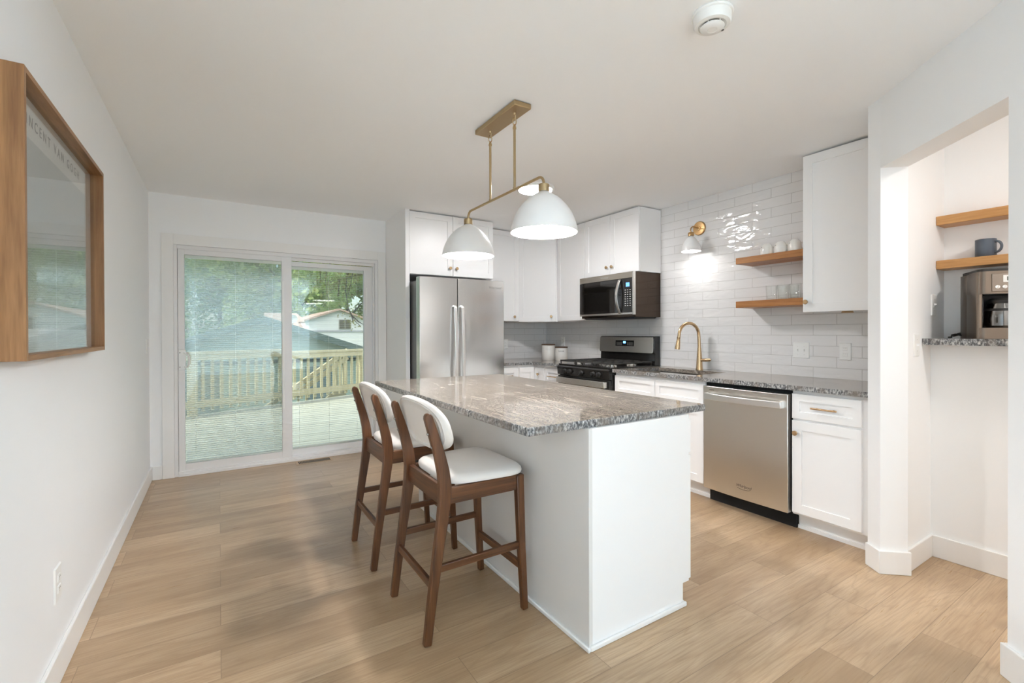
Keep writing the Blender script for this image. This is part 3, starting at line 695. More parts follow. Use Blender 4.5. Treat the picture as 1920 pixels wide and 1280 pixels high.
# granite slab with chipped, uneven edge
random.seed(4)
def slab_edge(x0, x1, y0, y1, z0, z1):
    m = MB(); pts = []
    def run(p, q, n):
        for k in range(n): pts.append((p[0]+(q[0]-p[0])*k/n, p[1]+(q[1]-p[1])*k/n))
    run((x0, y0), (x1, y0), 70); run((x1, y0), (x1, y1), 130); run((x1, y1), (x0, y1), 70); run((x0, y1), (x0, y0), 130)
    n = len(pts); cx, cy = (x0+x1)/2, (y0+y1)/2; rings = []
    lv = [(0.0, 0.003), (0.25, 0.0), (0.5, 0.0), (0.75, 0.0), (0.93, 0.001), (1.0, 0.004)]
    for li, (f, inn) in enumerate(lv):
        r = []
        for x, y in pts:
            jit = random.uniform(0, 0.0035) if 0 < li < 5 else 0.001
            dx = (-1 if abs(x-x0) < 1e-6 else (1 if abs(x-x1) < 1e-6 else 0)); dy = (-1 if abs(y-y0) < 1e-6 else (1 if abs(y-y1) < 1e-6 else 0))
            r.append((x-dx*(inn+jit), y-dy*(inn+jit), z0+(z1-z0)*f))
        rings.append(r)
    vs = [p for r in rings for p in r]; m.cur = 1
    fs = []
    for k in range(len(lv)-1):
        for i in range(n):
            j = (i+1) % n; fs.append((k*n+i, k*n+j, (k+1)*n+j, (k+1)*n+i))
    m.add(vs, fs); o = len(m.f)
    m.f.append(tuple(range(n))[::-1]); m.mi.append(0)
    m.f.append(tuple(range((len(lv)-1)*n, len(lv)*n))); m.mi.append(0)
    return m
tag(obj('island_countertop', slab_edge(0.937, 1.962, 1.388, 3.335, 0.8665, 0.8985), [M_granite, M_gedge], angle=25), 'large polished grey granite slab on top of the white island', 'countertop')

# ------------------------------------------------------------------ refrigerator
f = thing('refrigerator', 'tall stainless steel side-by-side refrigerator beside the patio door', 'refrigerator', (2.02, 4.5, 0))
m = MB(); m.box(1.575, 2.478, 4.205, 4.93, 0.03, 1.735); obj('body', m, M_grey_side, f, bevel=0.004)
def bow_door(x0, x1, z0, z1, y0, yb, bow):
    m = MB(); n = 14; pts = []
    for k in range(n+1):
        t = k/n; x = x0+(x1-x0)*t; pts.append((x, y0-bow*(1-(2*t-1)**2)))
    poly = pts+[(x1, yb), (x0, yb)]
    m.prism(poly, z0, z1); return m
XS = 1.958
dl = obj('door', bow_door(1.570, XS-0.004, 0.06, 1.768, 4.108, 4.198, 0.004), M_steel_x, f, bevel=0.004)
dr = obj('door', bow_door(XS+0.004, 2.482, 0.06, 1.768, 4.108, 4.198, 0.004), M_steel_x, f, bevel=0.004)
for d, x in ((dl, XS-0.037), (dr, XS+0.037)):
    m = MB(); pts = [(x, 4.112, 1.50), (x, 4.075, 1.485)]+[(x, 4.075-0.026*sin(pi*k/10), 1.485-0.98*k/10) for k in range(1, 10)]+[(x, 4.075, 0.505), (x, 4.112, 0.49)]
    m.sweep(pts, 0.030, [0.016]*len(pts), (1, 0, 0)); obj('handle', m, M_handle, d, bevel=0.004)
m = MB(); m.box(1.575, 2.478, 4.20, 4.25, 0.0, 0.055); obj('base_grille', m, M_blackm, f)
for x in (1.60, 2.37): obj('hinge_cover', MB().box(x, x+0.08, 4.20, 4.28, 1.737, 1.762), M_grey_side, f, bevel=0.004)
lettering('logo', 'Whirlpool', 0.034, (2.375, 4.1035, 1.695), (1, 0.03, 0), (0, 0, 1), M_screw, dr, shear=0.25)

# ------------------------------------------------------------------ range
XG = 2.960; G0, G1 = 3.073, 3.834
g = thing('gas_range', 'black and stainless gas range between the countertops under the microwave', 'range', (3.3, 3.45, 0))
obj('body', MB().box(2.992, 3.635, G0+0.002, G1-0.002, 0.02, 0.905), M_black, g, bevel=0.003)
m = MB(); m.prism([(2.992, 0.808), (2.962, 0.812), (2.955, 0.890), (2.970, 0.905), (2.992, 0.905)], G0+0.002, G1-0.002, 'y'); cp = obj('control_panel', m, M_black, g, bevel=0.002)
for y in (3.700, 3.622, 3.452, 3.282, 3.205):
    m = MB(); m.lathe([(0.0, 0), (0.024, 0), (0.024, 0.008), (0.019, 0.012), (0.017, 0.03), (0.0, 0.031)], (2.9585, y, 0.850), (-1, 0, 0.08), 20); m.box(2.922, 2.93, y-0.003, y+0.003, 0.832, 0.868)
    obj('knob', m, M_blackm, cp, smooth=True)
m = MB(); m.box(2.966, 2.990, G0+0.004, G1-0.004, 0.225, 0.803); od = obj('oven_door', m, M_black, g, bevel=0.004)
m = MB(); m.box(2.962, 2.967, G0+0.10, G1-0.10, 0.33, 0.64); obj('window', m, mat('oven_glass', (0.008, 0.008, 0.008), 0.03), od)
m = MB(); n = 12; pts = [(2.962, G1-0.035, 0.762)]+[(2.925-0.010*sin(pi*k/n), G1-0.035-(G1-G0-0.07)*k/n, 0.762) for k in range(n+1)]+[(2.962, G0+0.035, 0.762)]
m.sweep(pts, 0.058, 0.014, (0, 0, 1)); obj('handle', m, M_steel_y, od, bevel=0.004)
dw = obj('drawer', MB().box(2.968, 2.990, G0+0.004, G1-0.004, 0.065, 0.218), M_steel_y, g, bevel=0.004)
ct = obj('cooktop', MB().box(2.975, 3.555, G0+0.003, G1-0.003, 0.906, 0.920), M_black, g, bevel=0.004)
for y, x, r in ((3.225, 3.13, 0.045), (3.225, 3.40, 0.038), (3.455, 3.27, 0.05), (3.685, 3.13, 0.045), (3.685, 3.40, 0.034)):
    m = MB(); m.lathe([(0, 0), (r+0.015, 0), (r+0.012, 0.008), (r, 0.010), (r, 0.016), (r*0.92, 0.020), (0, 0.020)], (x, y, 0.9205), (0, 0, 1), 28); obj('burner', m, M_steel_dk if r < 0.036 else M_chrome, ct, smooth=True)
    m = MB(); m.lathe([(0, 0), (r*0.85, 0), (r*0.85, 0.006), (r*0.7, 0.008), (0, 0.008)], (x, y, 0.9407), (0, 0, 1), 28); obj('burner_cap', m, M_blackm, ct, smooth=True)
for k in range(3):
    y0 = G0+0.012+k*0.2465; y1 = y0+0.240; m = MB(); zg = 0.951
    m.bar((2.985, y0+0.006, zg), (3.535, y0+0.006, zg), 0.012, 0.014); m.bar((2.985, y1-0.006, zg), (3.535, y1-0.006, zg), 0.012, 0.014)
    for x in (2.991, 3.265, 3.529): m.bar((x, y0+0.01, zg), (x, y1-0.01, zg), 0.012, 0.014)
    ym = (y0+y1)/2; m.bar((3.0, ym, zg), (3.52, ym, zg), 0.010, 0.014)
    for x in (3.13, 3.40): m.bar((x, y0+0.01, zg), (x, y1-0.01, zg), 0.010, 0.014)
    for x in (2.991, 3.529):
        for y in (y0+0.008, y1-0.008): m.bar((x, y, 0.9205), (x, y, zg), 0.010, 0.010, up=(1, 0, 0))
    obj('grate', m, M_iron, ct, bevel=0.002)
m = MB(); m.prism([(3.560, 0.905), (3.566, 1.03), (3.553, 1.036), (3.560, 1.192), (3.575, 1.200), (3.636, 1.200), (3.636, 0.905)], G0+0.002, G1-0.002, 'y'); bg = obj('backguard', m, M_black, g, bevel=0.003)
m = MB(); ya, yb, za, zb, r = G0+0.012, G1-0.010, 1.034, 1.190, 0.014; pol = []
for cy_, cz_, a0 in ((yb-r, zb-r, 0), (ya+r, zb-r, 90), (ya+r, za+r, 180), (yb-r, za+r, 270)):
    for k in range(5): t = rad(a0+22.5*k); pol.append((cy_+r*cos(t), cz_+r*sin(t)))
m.prism(pol, 0, 0.010, 'x'); m.v = [(3.5415+x+(z-1.034)*0.046, y, z) for x, y, z in m.v]; fp = obj('steel_fascia', m, M_steel_y, bg, bevel=0.001)
m = MB(); m.box(0, 0.003, 3.330, 3.585, 1.098, 1.156); m.v = [(3.5395+x+(z-1.034)*0.046, y, z) for x, y, z in m.v]; dp = obj('display', m, M_black, fp)
m = MB(); m.box(0, 0.001, 3.440, 3.475, 1.126, 1.146); m.v = [(3.5385+x+(z-1.034)*0.046, y, z) for x, y, z in m.v]; obj('lit_digits', m, M_led, fp)
m = MB()
for grp_ in ((3.35, 3.37, 3.39, 3.41), (3.50, 3.52, 3.54, 3.56)):
    m = MB()
    for yy in grp_:
        for zz in (1.110, 1.122, 1.134): m.box(0, 0.0008, yy-0.004, yy+0.004, zz-0.0015, zz+0.0015)
    m.v = [(3.5387+x+(z-1.034)*0.046, y, z) for x, y, z in m.v]; obj('button_marks', m, M_inklight, fp)

# ------------------------------------------------------------------ microwave
g = thing('microwave', 'dark stainless over-the-range microwave with a curved steel handle above the stove', 'microwave', (3.45, 3.45, 1.39))
XMF = 3.265
obj('body', MB().box(XMF+0.028, XR-0.002, G0, G1, 1.385, 1.812), M_steel_dk, g, bevel=0.003)
obj('top_strip', MB().box(XMF, XMF+0.028, G0, G1, 1.753, 1.811), steel('microwave_trim_steel', (0.42, 0.38, 0.33), 0.25, 'y'), g, bevel=0.002)
md = obj('door', MB().box(XMF, XMF+0.027, 3.222, G1, 1.428, 1.751), mat('smoked_glass', (0.010, 0.008, 0.007), 0.04, spec=0.7), g, bevel=0.002)
m = MB(); m.box(XMF-0.0008, XMF, 3.30, 3.80, 1.455, 1.72); obj('window_border', m, mat('smoked_window', (0.006, 0.005, 0.004), 0.05), md)
m = MB(); n = 10; pts = [(XMF, 3.236, 1.742)]+[(XMF-0.012-0.032*sin(pi*k/n), 3.236+0.012*sin(pi*k/n), 1.742-0.318*k/n) for k in range(n+1)]+[(XMF, 3.236, 1.424)]
m.sweep(pts, 0.030, 0.012, (0, 1, 0)); obj('handle', m, M_steel_y, md, bevel=0.003)
cp = obj('control_panel', MB().box(XMF, XMF+0.027, G0+0.012, 3.220, 1.428, 1.751), M_black, g, bevel=0.002)
m = MB(); m.box(XMF-0.001, XMF, 3.120, 3.165, 1.672, 1.710); obj('lit_display', m, M_led2, cp)
m = MB()
for r in range(8):
    for k in range(3):
        y = 3.172-k*0.030; z = 1.640-r*0.021; m.box(XMF-0.001, XMF, y-0.007, y+0.007, z-0.003, z+0.003)
obj('buttons', m, M_inklight, cp)
obj('bottom_strip', MB().box(XMF, XMF+0.028, G0, G1, 1.408, 1.427), M_steel_y, g, bevel=0.002)
obj('side_trim', MB().box(XMF-0.001, XMF+0.030, G0-0.002, G0+0.011, 1.406, 1.812), M_steel_y, g)
m = MB(); m.prism([(3.30, 1.385), (3.33, 1.372), (3.60, 1.372), (3.62, 1.385)], G0+0.03, G1-0.03, 'y'); obj('vent_filter', m, M_blackm, g)
lettering('logo', 'Whirlpool', 0.026, (XMF-0.0004, 3.458, 1.783), (0, -1, 0), (0, 0, 1), M_chrome, g, shear=0.25)

# ------------------------------------------------------------------ dishwasher
g = thing('dishwasher', 'stainless steel dishwasher with a bowed bar handle in the base cabinets', 'dishwasher', (3.3, 1.83, 0))
D0, D1 = 1.534, 2.140
obj('body', MB().box(3.040, 3.60, D0, D1, 0.100, 0.872), M_dark, g)
m = MB(); n = 10; pol = []
for k in range(n+1): pol.append((2.994-0.010*sin(pi*k/n), D0+0.004+(D1-D0-0.008)*k/n))
m.prism(pol+[(3.034, D1-0.004), (3.034, D0+0.004)], 0.108, 0.850); dd = obj('door', m, M_steel_dw, g, bevel=0.003)
m = MB(); n = 14; pts = [(2.996, D1-0.040, 0.782)]+[(2.962-0.034*sin(pi*k/n), D1-0.040-(D1-D0-0.075)*k/n, 0.782) for k in range(n+1)]+[(2.996, D0+0.035, 0.782)]
m.sweep(pts, 0.044, 0.016, (0, 0, 1)); obj('handle', m, M_handle, dd, bevel=0.004)
m = MB(); m.box(2.9895, 2.9905, 1.995, 2.085, 0.824, 0.827); obj('vent_slot', m, M_dark, dd)
lettering('logo', 'Whirlpool', 0.026, (2.9835, 1.822, 0.197), (0, -1, 0), (0, 0, 1), M_ink, dd, shear=0.25, depth=0.0004)
m = MB(); m.tube([(2.983, 1.822+0.05*cos(t), 0.189+0.014*sin(t)) for t in [rad(x) for x in range(190, 345, 12)]], 0.0012, 6); obj('logo_swoosh', m, M_ink, dd)
obj('toe_kick', MB().box(3.085, 3.10, D0-0.004, D1+0.004, 0, 0.104), M_dark, g)

# ------------------------------------------------------------------ things on the right wall
def shelf(x0, x1, y0, y1, z0, z1, label, grp): return tag(obj('wall_shelf', MB().box(x0, x1, y0, y1, z0, z1), M_shelf2 if 'nook' in grp else M_shelf, bevel=0.003), label, 'shelf', grp)
shelf(3.420, XR-0.001, 1.622, 2.152, 1.768, 1.816, 'thick wooden floating shelf on the tiled wall carrying white mugs', 'wooden shelves on the tile')
shelf(3.420, XR-0.001, 1.622, 2.152, 1.428, 1.478, 'thick wooden floating shelf on the tiled wall carrying clear glasses', 'wooden shelves on the tile')
def mug(loc, label):
    o = thing('mug', label, 'mug', loc, 0, 'white mugs on the upper shelf')
    m = MB(); m.lathe([(0.0395, 0.0), (0.0425, 0.001), (0.043, 0.012), (0.0415, 0.045), (0.035, 0.070), (0.026, 0.080), (0.024, 0.083), (0.0, 0.081), (0.022, 0.076), (0.032, 0.066), (0.0385, 0.044), (0.0395, 0.010)], (0, 0, 0), (0, 0, 1), 32, True)
    obj('body', m, M_ceramic, o, smooth=True, local=True)
    m = MB(); m.tube([Vector((0.020, -0.034, 0.058)), Vector((0.030, -0.052, 0.060)), Vector((0.036, -0.061, 0.045)), Vector((0.034, -0.058, 0.026)), Vector((0.024, -0.038, 0.016))], 0.0055, 10); obj('handle', m, M_ceramic, o, smooth=True, local=True)
    m = MB(); m.cyl((-0.0335, 0.016, 0.055), (-0.0350, 0.0165, 0.0552), 0.005, seg=12); obj('emblem', m, M_ink, o, local=True)
    return o
m1 = mug((3.475, 1.938, 1.8165), 'upside-down white mug at the open left end of the upper shelf')
dup(m1, (3.478, 1.838, 1.8165), 'upside-down white mug in the middle of the row of three')
dup(m1, (3.478, 1.738, 1.8165), 'upside-down white mug nearest the tall wall cabinet')
def tumbler(loc, label):
    m = MB(); m.lathe([(0.0, 0.0), (0.031, 0.0), (0.0335, 0.003), (0.0385, 0.105), (0.0365, 0.106), (0.0315, 0.010), (0.0, 0.009)], (0, 0, 0), (0, 0, 1), 32)
    o = obj('drinking_glass', m, M_tumbler, None, smooth=True); o.location = loc
    return tag(o, label, 'glass', 'clear glasses on the lower shelf')
g1 = tumbler((3.480, 1.905, 1.4785), 'clear drinking glass at the open left end of the lower shelf')
for y, lb in ((1.820, 'clear drinking glass in the middle of the front row on the lower shelf'), (1.735, 'clear drinking glass nearest the tall cabinet on the lower shelf')):
    o = g1.copy(); COL.objects.link(o); o.location = (3.480, y, 1.4785); o['label'] = lb
for y, lb in ((1.880, 'clear drinking glass against the tile behind the leftmost one'), (1.795, 'clear drinking glass against the tile behind the middle one')):
    o = g1.copy(); COL.objects.link(o); o.location = (3.570, y, 1.4785); o['label'] = lb

def plate(name, label, o, u, n, w, h, kind, cat):
    # wall plate with sockets or toggles: o centre on wall
    o = Vector(o); u = Vector(u); n = Vector(n); up = Vector((0, 0, 1))
    t = thing(name, label, cat, tuple(o-up*h/2), 0)
    m = MB()
    def slabp(m, a, b, hw, hh, d0, d1):
        c0 = o+u*a+up*b; vs = []
        for d in (d0, d1):
            k = 0.0 if d == d0 else 0.003
            for sx, sy in ((-1, -1), (1, -1), (1, 1), (-1, 1)): vs.append(c0+u*sx*(hw-k)+up*sy*(hh-k)+n*d)
        m.add(vs, [(3, 2, 1, 0), (4, 5, 6, 7), (0, 1, 5, 4), (1, 2, 6, 5), (2, 3, 7, 6), (3, 0, 4, 7)])
    slabp(m, 0, 0, w/2, h/2, 0.0005, 0.006); obj('cover_plate', m, M_plastic, t)
    if kind == 'outlet':
        for b in (-0.020, 0.020):
            m = MB(); slabp(m, 0, b, 0.017, 0.0145, 0.005, 0.0085); s = obj('socket', m, M_plastic, t)
            m = MB(); slabp(m, -0.006, b+0.004, 0.0022, 0.0055, 0.006, 0.0092); slabp(m, 0.006, b+0.004, 0.0022, 0.0055, 0.006, 0.0092); slabp(m, 0, b-0.007, 0.0032, 0.0032, 0.006, 0.0092); obj('slots', m, M_ink, s)
    else:
        for a in ([0] if kind == 'switch' else [-0.023, 0.023]):
            m = MB(); slabp(m, a, 0, 0.006, 0.013, 0.005, 0.0075); slabp(m, a, 0.004, 0.004, 0.006, 0.006, 0.016); obj('toggle', m, M_plastic, t)
            m = MB(); slabp(m, a, 0.03, 0.0025, 0.0025, 0.005, 0.0072); slabp(m, a, -0.03, 0.0025, 0.0025, 0.005, 0.0072); obj('screws', m, M_screw, t)
    return t
plate('light_switch', 'white double light switch on the tiled wall over the dishwasher', (XR, 1.775, 1.103), (0, -1, 0), XW, 0.116, 0.116, 'double', 'switch')
plate('power_outlet', 'white power outlet on the tiled wall under the tall wall cabinet', (XR, 1.487, 1.103), (0, -1, 0), XW, 0.074, 0.118, 'outlet', 'outlet')
plate('power_outlet', 'white power outlet on the tile just above the two canisters', (XR, 4.60, 1.125), (0, -1, 0), XW, 0.074, 0.118, 'outlet', 'outlet')
plate('power_outlet', 'white power outlet on the tile right beside the refrigerator', (3.010, YB-0.008, 1.095), UX, YW, 0.074, 0.118, 'outlet', 'outlet')
plate('power_outlet', 'white power outlet low on the left wall below the picture', (XL, 2.285, 0.350), UY, UX, 0.078, 0.125, 'outlet', 'outlet')
plate('light_switch', 'white light switch on the left wall beside the patio door', (XL, 4.775, 1.14), UY, UX, 0.074, 0.118, 'switch', 'switch')
plate('light_switch', 'white upper light switch inside the coffee nook, above the granite ledge', (3.372, YS, 1.388), UX, YW, 0.076, 0.118, 'switch', 'switch')
plate('light_switch', 'white lower light switch on the nook wall level with the granite ledge', (3.120, YS, 1.168), UX, YW, 0.076, 0.118, 'switch', 'switch')

# sconce
s = thing('wall_sconce', 'brass wall lamp with a lit white dome shade over the sink', 'lamp', (XR, 2.636, 2.17))
m = MB(); m.lathe([(0.0, 0), (0.062, 0), (0.062, 0.010), (0.057, 0.016), (0.0, 0.018)], (XR, 2.636, 2.168), XW, 40); obj('backplate', m, M_brass, s, smooth=True)
m = MB(); pts = [(XR-0.015, 2.636, 2.168), (XR-0.075, 2.632, 2.170)]+[tuple(p) for p in arc((XR-0.100, 2.628, 2.130), 0.040, 80, 180, 6, (1, 0, 0), (0, 0, 1))]+[(XR-0.140, 2.622, 2.112)]
m.tube(pts, 0.0055, 12); m.lathe([(0, 0), (0.02, 0), (0.02, 0.006), (0.008, 0.008), (0, 0.008)], (XR-0.018, 2.636, 2.168), XW, 20); obj('arm', m, M_brass, s, smooth=True)
sc_c = (XR-0.140, 2.622)
m = MB(); m.lathe([(0, 0.030), (0.024, 0.030), (0.026, 0.027), (0.026, 0.0), (0.0, 0.0)], (*sc_c, 2.083), (0, 0, 1), 28); obj('socket_cap', m, M_brass, s, smooth=True)
DOME = [(1.0, 0.0), (0.990, 0.08), (0.972, 0.15), (0.940, 0.24), (0.895, 0.345), (0.825, 0.47), (0.765, 0.55), (0.690, 0.635), (0.610, 0.715), (0.530, 0.785), (0.440, 0.85), (0.345, 0.90), (0.255, 0.945), (0.18, 0.98), (0.15, 1.0)]
def dome(R, H, neck, tk=0.002):
    pr = [(R*r, H*h) for r, h in DOME][::-1]
    inn = [(max(r-tk, 0.001), z-tk*(0.9 if z > 0 else 0)) for r, z in pr][::-1]
    return pr, inn
pr, inn = dome(0.083, 0.135, 0.022)
m = MB(); m.lathe([(0.001, 0.1365)]+pr+inn+[(0.001, 0.134)], (*sc_c, 1.947), (0, 0, 1), 40, False); sh = obj('lamp_shade', m, M_shade, s, smooth=True)
m = MB(); m.lathe([(0, 0.10), (0.012, 0.098), (0.014, 0.075), (0.026, 0.055), (0.030, 0.035), (0.022, 0.014), (0.0, 0.008)], (*sc_c, 1.950), (0, 0, 1), 24); obj('bulb', m, M_bulb2, sh, smooth=True)

# ------------------------------------------------------------------ canisters
def canister(loc, r, h, label, text):
    o = thing('canister', label, 'canister', loc, 0, 'white kitchen canisters')
    m = MB(); m.lathe([(0, 0), (r*0.90, 0), (r*0.955, 0.006), (r*0.97, h*0.5), (r*0.965, h-0.002), (r*0.93, h), (0, h)], loc, (0, 0, 1), 36); b = obj('jar', m, M_ceramic, o, smooth=True)
    m = MB(); m.lathe([(0, 0), (r, 0), (r*1.01, 0.003), (r*1.01, 0.010), (r*0.98, 0.013), (0, 0.013)], (loc[0], loc[1], loc[2]+h+0.0005), (0, 0, 1), 36); obj('lid', m, M_dkwood, o, smooth=True)
    d = Vector((-loc[0], -loc[1], 0)).normalized(); rt = Vector((-d.y, d.x, 0))
    p = Vector(loc)+d*(r*0.975); lettering('lettering', text, 0.022, (p.x, p.y, loc[2]+h*0.74), rt, (0, 0, 1), M_inklight if 'taller' in label else M_ink, o, depth=0.0003)
    return o
canister((3.355, 4.520, ZCT), 0.083, 0.176, 'taller white ceramic canister with dark wooden lid, in the back corner', 'FLOUR')
canister((3.415, 4.345, ZCT), 0.076, 0.148, 'shorter white ceramic canister with dark wooden lid, nearer the range', 'SUGAR')

# ------------------------------------------------------------------ pendant, ceiling light, detector
p = thing('pendant_light', 'brass linear pendant with two lit white dome shades above the island', 'lamp', (1.335, 2.232, ZC))
m = MB(); m.prism([(1.283, 2.012), (1.387, 2.012), (1.387, 2.448), (1.283, 2.448)], ZC-0.028, ZC-0.001); cn = obj('ceiling_canopy', m, M_brass2, p, bevel=0.004)
ZA = 2.004
for y in (2.095, 2.357):
    m = MB(); m.cyl((1.335, y, ZC-0.028), (1.335, y, ZC-0.040), 0.009, 0.006, 16); m.tube([(1.335, y-0.008, ZC-0.038), (1.335, y-0.012, ZC-0.045), (1.335, y-0.008, ZC-0.056), (1.335, y+0.004, ZC-0.057), (1.335, y+0.010, ZC-0.048)], 0.003, 8)
    obj('hook', m, M_brass2, cn, smooth=True)
    m = MB(); m.tube([(1.335+0.011*cos(rad(t)), y, ZC-0.072+0.019*sin(rad(t))) for t in range(0, 360, 20)], 0.0026, 8, True); obj('chain_link', m, M_brass2, p, smooth=True)
    m = MB(); m.lathe([(0.003, ZC-0.087), (0.006, ZC-0.092), (0.008, ZC-0.100), (0.0095, ZC-0.104), (0.0095, ZC-0.112), (0.0068, ZC-0.114), (0.0068, ZA+0.012), (0.009, ZA+0.010), (0.009, ZA), (0.0, ZA)][::-1], (1.335, y, 0), (0, 0, 1), 18); obj('rod', m, M_brass2, p, smooth=True)
YN, YFA = 1.832, 2.643
m = MB(); r = 0.040
pts = [tuple(x) for x in arc((1.335, YN+r, ZA-r), r, 180, 90, 6, (0, 1, 0), (0, 0, 1))]; pts = [(1.335, YN, ZA-r-0.02)]+pts
pt2 = [tuple(x) for x in arc((1.335, YFA-r, ZA-r), r, 90, 0, 6, (0, 1, 0), (0, 0, 1))]+[(1.335, YFA, ZA-r-0.02)]
m.tube(pts+pt2, 0.0068, 14); obj('arm', m, M_brass2, p, smooth=True)
pr, inn = dome(0.164, 0.198, 0.030, 0.003)
for y in (YN, YFA):
    m = MB(); m.lathe([(0, 0.040), (0.010, 0.040), (0.024, 0.037), (0.027, 0.034), (0.027, 0.0), (0, 0)], (1.335, y, 1.924), (0, 0, 1), 30); obj('socket_cap', m, M_brass2, p, smooth=True)
    m = MB(); m.lathe([(0.001, 0.1985)]+pr+inn+[(0.001, 0.1945)], (1.335, y, 1.726), (0, 0, 1), 56); sh = obj('lamp_shade', m, M_shade, p, smooth=True)
    m = MB(); m.lathe([(0, 0.150), (0.016, 0.148), (0.018, 0.120), (0.036, 0.090), (0.042, 0.065), (0.032, 0.035), (0.012, 0.024), (0, 0.023)], (1.335, y, 1.735), (0, 0, 1), 28); obj('bulb', m, M_bulb, sh, smooth=True)
M_disc2 = emit('lit_nook_disc', (1.0, 0.96, 0.92), 25)
def disc(loc, label, strength_mat):
    d = thing('ceiling_light', label, 'lamp', loc, 0, 'flat round ceiling lights')
    m = MB(); m.lathe([(0.0, 0), (0.150, 0), (0.155, -0.004), (0.155, -0.020), (0.150, -0.026), (0.138, -0.026), (0.138, -0.022), (0.0, -0.022)], (0, 0, -0.0005), (0, 0, 1), 56); obj('rim', m, M_plastic, d, smooth=True, local=True)
    m = MB(); m.lathe([(0.0, -0.0285), (0.06, -0.028), (0.137, -0.0235), (0.137, -0.0228), (0, -0.0228)], (0, 0, 0), (0, 0, 1), 56); obj('diffuser', m, strength_mat, d, smooth=True, local=True); return d
d = disc((2.210, 3.150, ZC), 'flat round lit ceiling light seen behind the nearer pendant shade', M_disc)
disc((2.75, -0.35, ZC), 'flat round ceiling light of the coffee nook, out of sight behind the slanted wall', M_disc2)
s = thing('smoke_detector', 'round white smoke detector on the ceiling near the top edge', 'smoke detector', (1.572, 1.082, ZC))
K = (1.572, 1.082, ZC-0.0005)
m = MB(); m.lathe([(0, 0), (0.072, 0), (0.074, -0.004), (0.072, -0.008), (0.067, -0.010), (0.066, -0.036), (0.062, -0.043), (0.050, -0.046), (0.047, -0.042), (0.0, -0.042)], K, (0, 0, 1), 48); obj('housing', m, M_plastic, s, smooth=True)
m = MB(); m.lathe([(0.0, -0.042), (0.038, -0.042), (0.038, -0.048), (0.0, -0.048)], K, (0, 0, 1), 36); obj('sensor_gap', m, M_ink, s)
m = MB(); m.lathe([(0.0, -0.0483), (0.042, -0.0483), (0.043, -0.052), (0.036, -0.058), (0.018, -0.060), (0.017, -0.059), (0.0, -0.059)], K, (0, 0, 1), 40)
for k in range(6):
    t = rad(60*k+15); x, y = K[0]+0.041*cos(t), K[1]+0.041*sin(t); m.cyl((x, y, K[2]-0.040), (x, y, K[2]-0.050), 0.002, seg=6)
obj('sensor_cap', m, M_plastic, s, smooth=True)
m = MB(); m.box(K[0]+0.046, K[0]+0.056, K[1]-0.012, K[1]-0.002, K[2]-0.0472, K[2]-0.0445); obj('test_grille', m, M_ink, s)

# ------------------------------------------------------------------ picture on the left wall
p = thing('framed_picture', 'framed poster in a deep light brown wooden box frame on the left wall', 'picture', (XL, 2.28, 1.17))
xa, xf, y0, y1, z0, z1, w = XL+0.001, -0.440, 1.769, 2.795, 1.170, 1.972, 0.016
for nm_, bx, mm in (('frame_board', (xa, xf, y0, y0+w, z0, z1), M_frame_v), ('frame_board', (xa, xf, y1-w, y1, z0, z1), M_frame_v), ('frame_board', (xa, xf, y0+w, y1-w, z0, z0+w), M_frame_h), ('frame_board', (xa, xf, y0+w, y1-w, z1-w, z1), M_frame_h)):
    obj(nm_, MB().box(*bx), mm, p, bevel=0.0008)
obj('poster_paper', MB().box(xa, xa+0.012, y0+w, y1-w, z0+w, z1-w), mat('poster_paper', (0.80, 0.785, 0.75), 0.6), p)
def print_mat():
    m = mat('landscape_print', (0.3, 0.3, 0.25), 0.6); t = NT(m); g = t.n('NewGeometry'); s = t.n('SeparateXYZ'); t.l(g.outputs['Position'], s.inputs[0])
    n1 = t.noise(t.co((1, 3, 3)), 1.4, 3, 0.5); n2 = t.noise(t.co((1, 8, 22)), 2.0, 4, 0.65, 1.0)
    zz = t.math('ADD', s.outputs[2], t.math('MULTIPLY', t.math('SUBTRACT', n1, 0.5), 0.30))
    zz = t.math('DIVIDE', t.math('SUBTRACT', zz, 1.26), 0.56)
    c = t.ramp(zz, [(0.0, (0.16, 0.15, 0.06)), (0.25, (0.30, 0.26, 0.10)), (0.38, (0.12, 0.16, 0.08)), (0.52, (0.17, 0.22, 0.20)), (0.56, (0.26, 0.32, 0.36)), (1.0, (0.34, 0.38, 0.40))])
    c = t.mix(t.math('MULTIPLY', n2, 0.45), c, (0.20, 0.21, 0.17)); c = t.mix(0.42, c, (0.80, 0.80, 0.77)); t.base(c); return m
obj('print', MB().box(xa+0.012, xa+0.013, y0+0.045, y1-0.115, z0+0.09, z1-0.135), print_mat(), p)
lettering('lettering', 'VINCENT VAN GOGH', 0.046, (xa+0.0134, 2.245, z1-0.082), (0, 1, 0), (0, 0, 1), M_dark, p, depth=0.0002, spacing=1.62)
obj('glass', MB().box(xa+0.024, xa+0.026, y0+w, y1-w, z0+w, z1-w), M_picglass, p)

# ------------------------------------------------------------------ floor vent
v = thing('floor_vent', 'small slotted floor vent in front of the patio door', 'vent', (0.78, 4.845, 0))
m = MB(); m.x = Matrix.Translation((0.775, 4.845, 0))
m.box(-0.165, 0.165, -0.060, 0.060, 0.0, 0.004); obj('vent_plate', m, mat('vent_beige', (0.52, 0.38, 0.25), 0.5), v, bevel=0.0015)
m = MB(); m.x = Matrix.Translation((0.775, 4.845, 0))
for k in range(22): m.box(-0.140+k*0.0130, -0.1315+k*0.0130, -0.044, 0.044, 0.004, 0.0046)
obj('slots', m, M_dark, v)

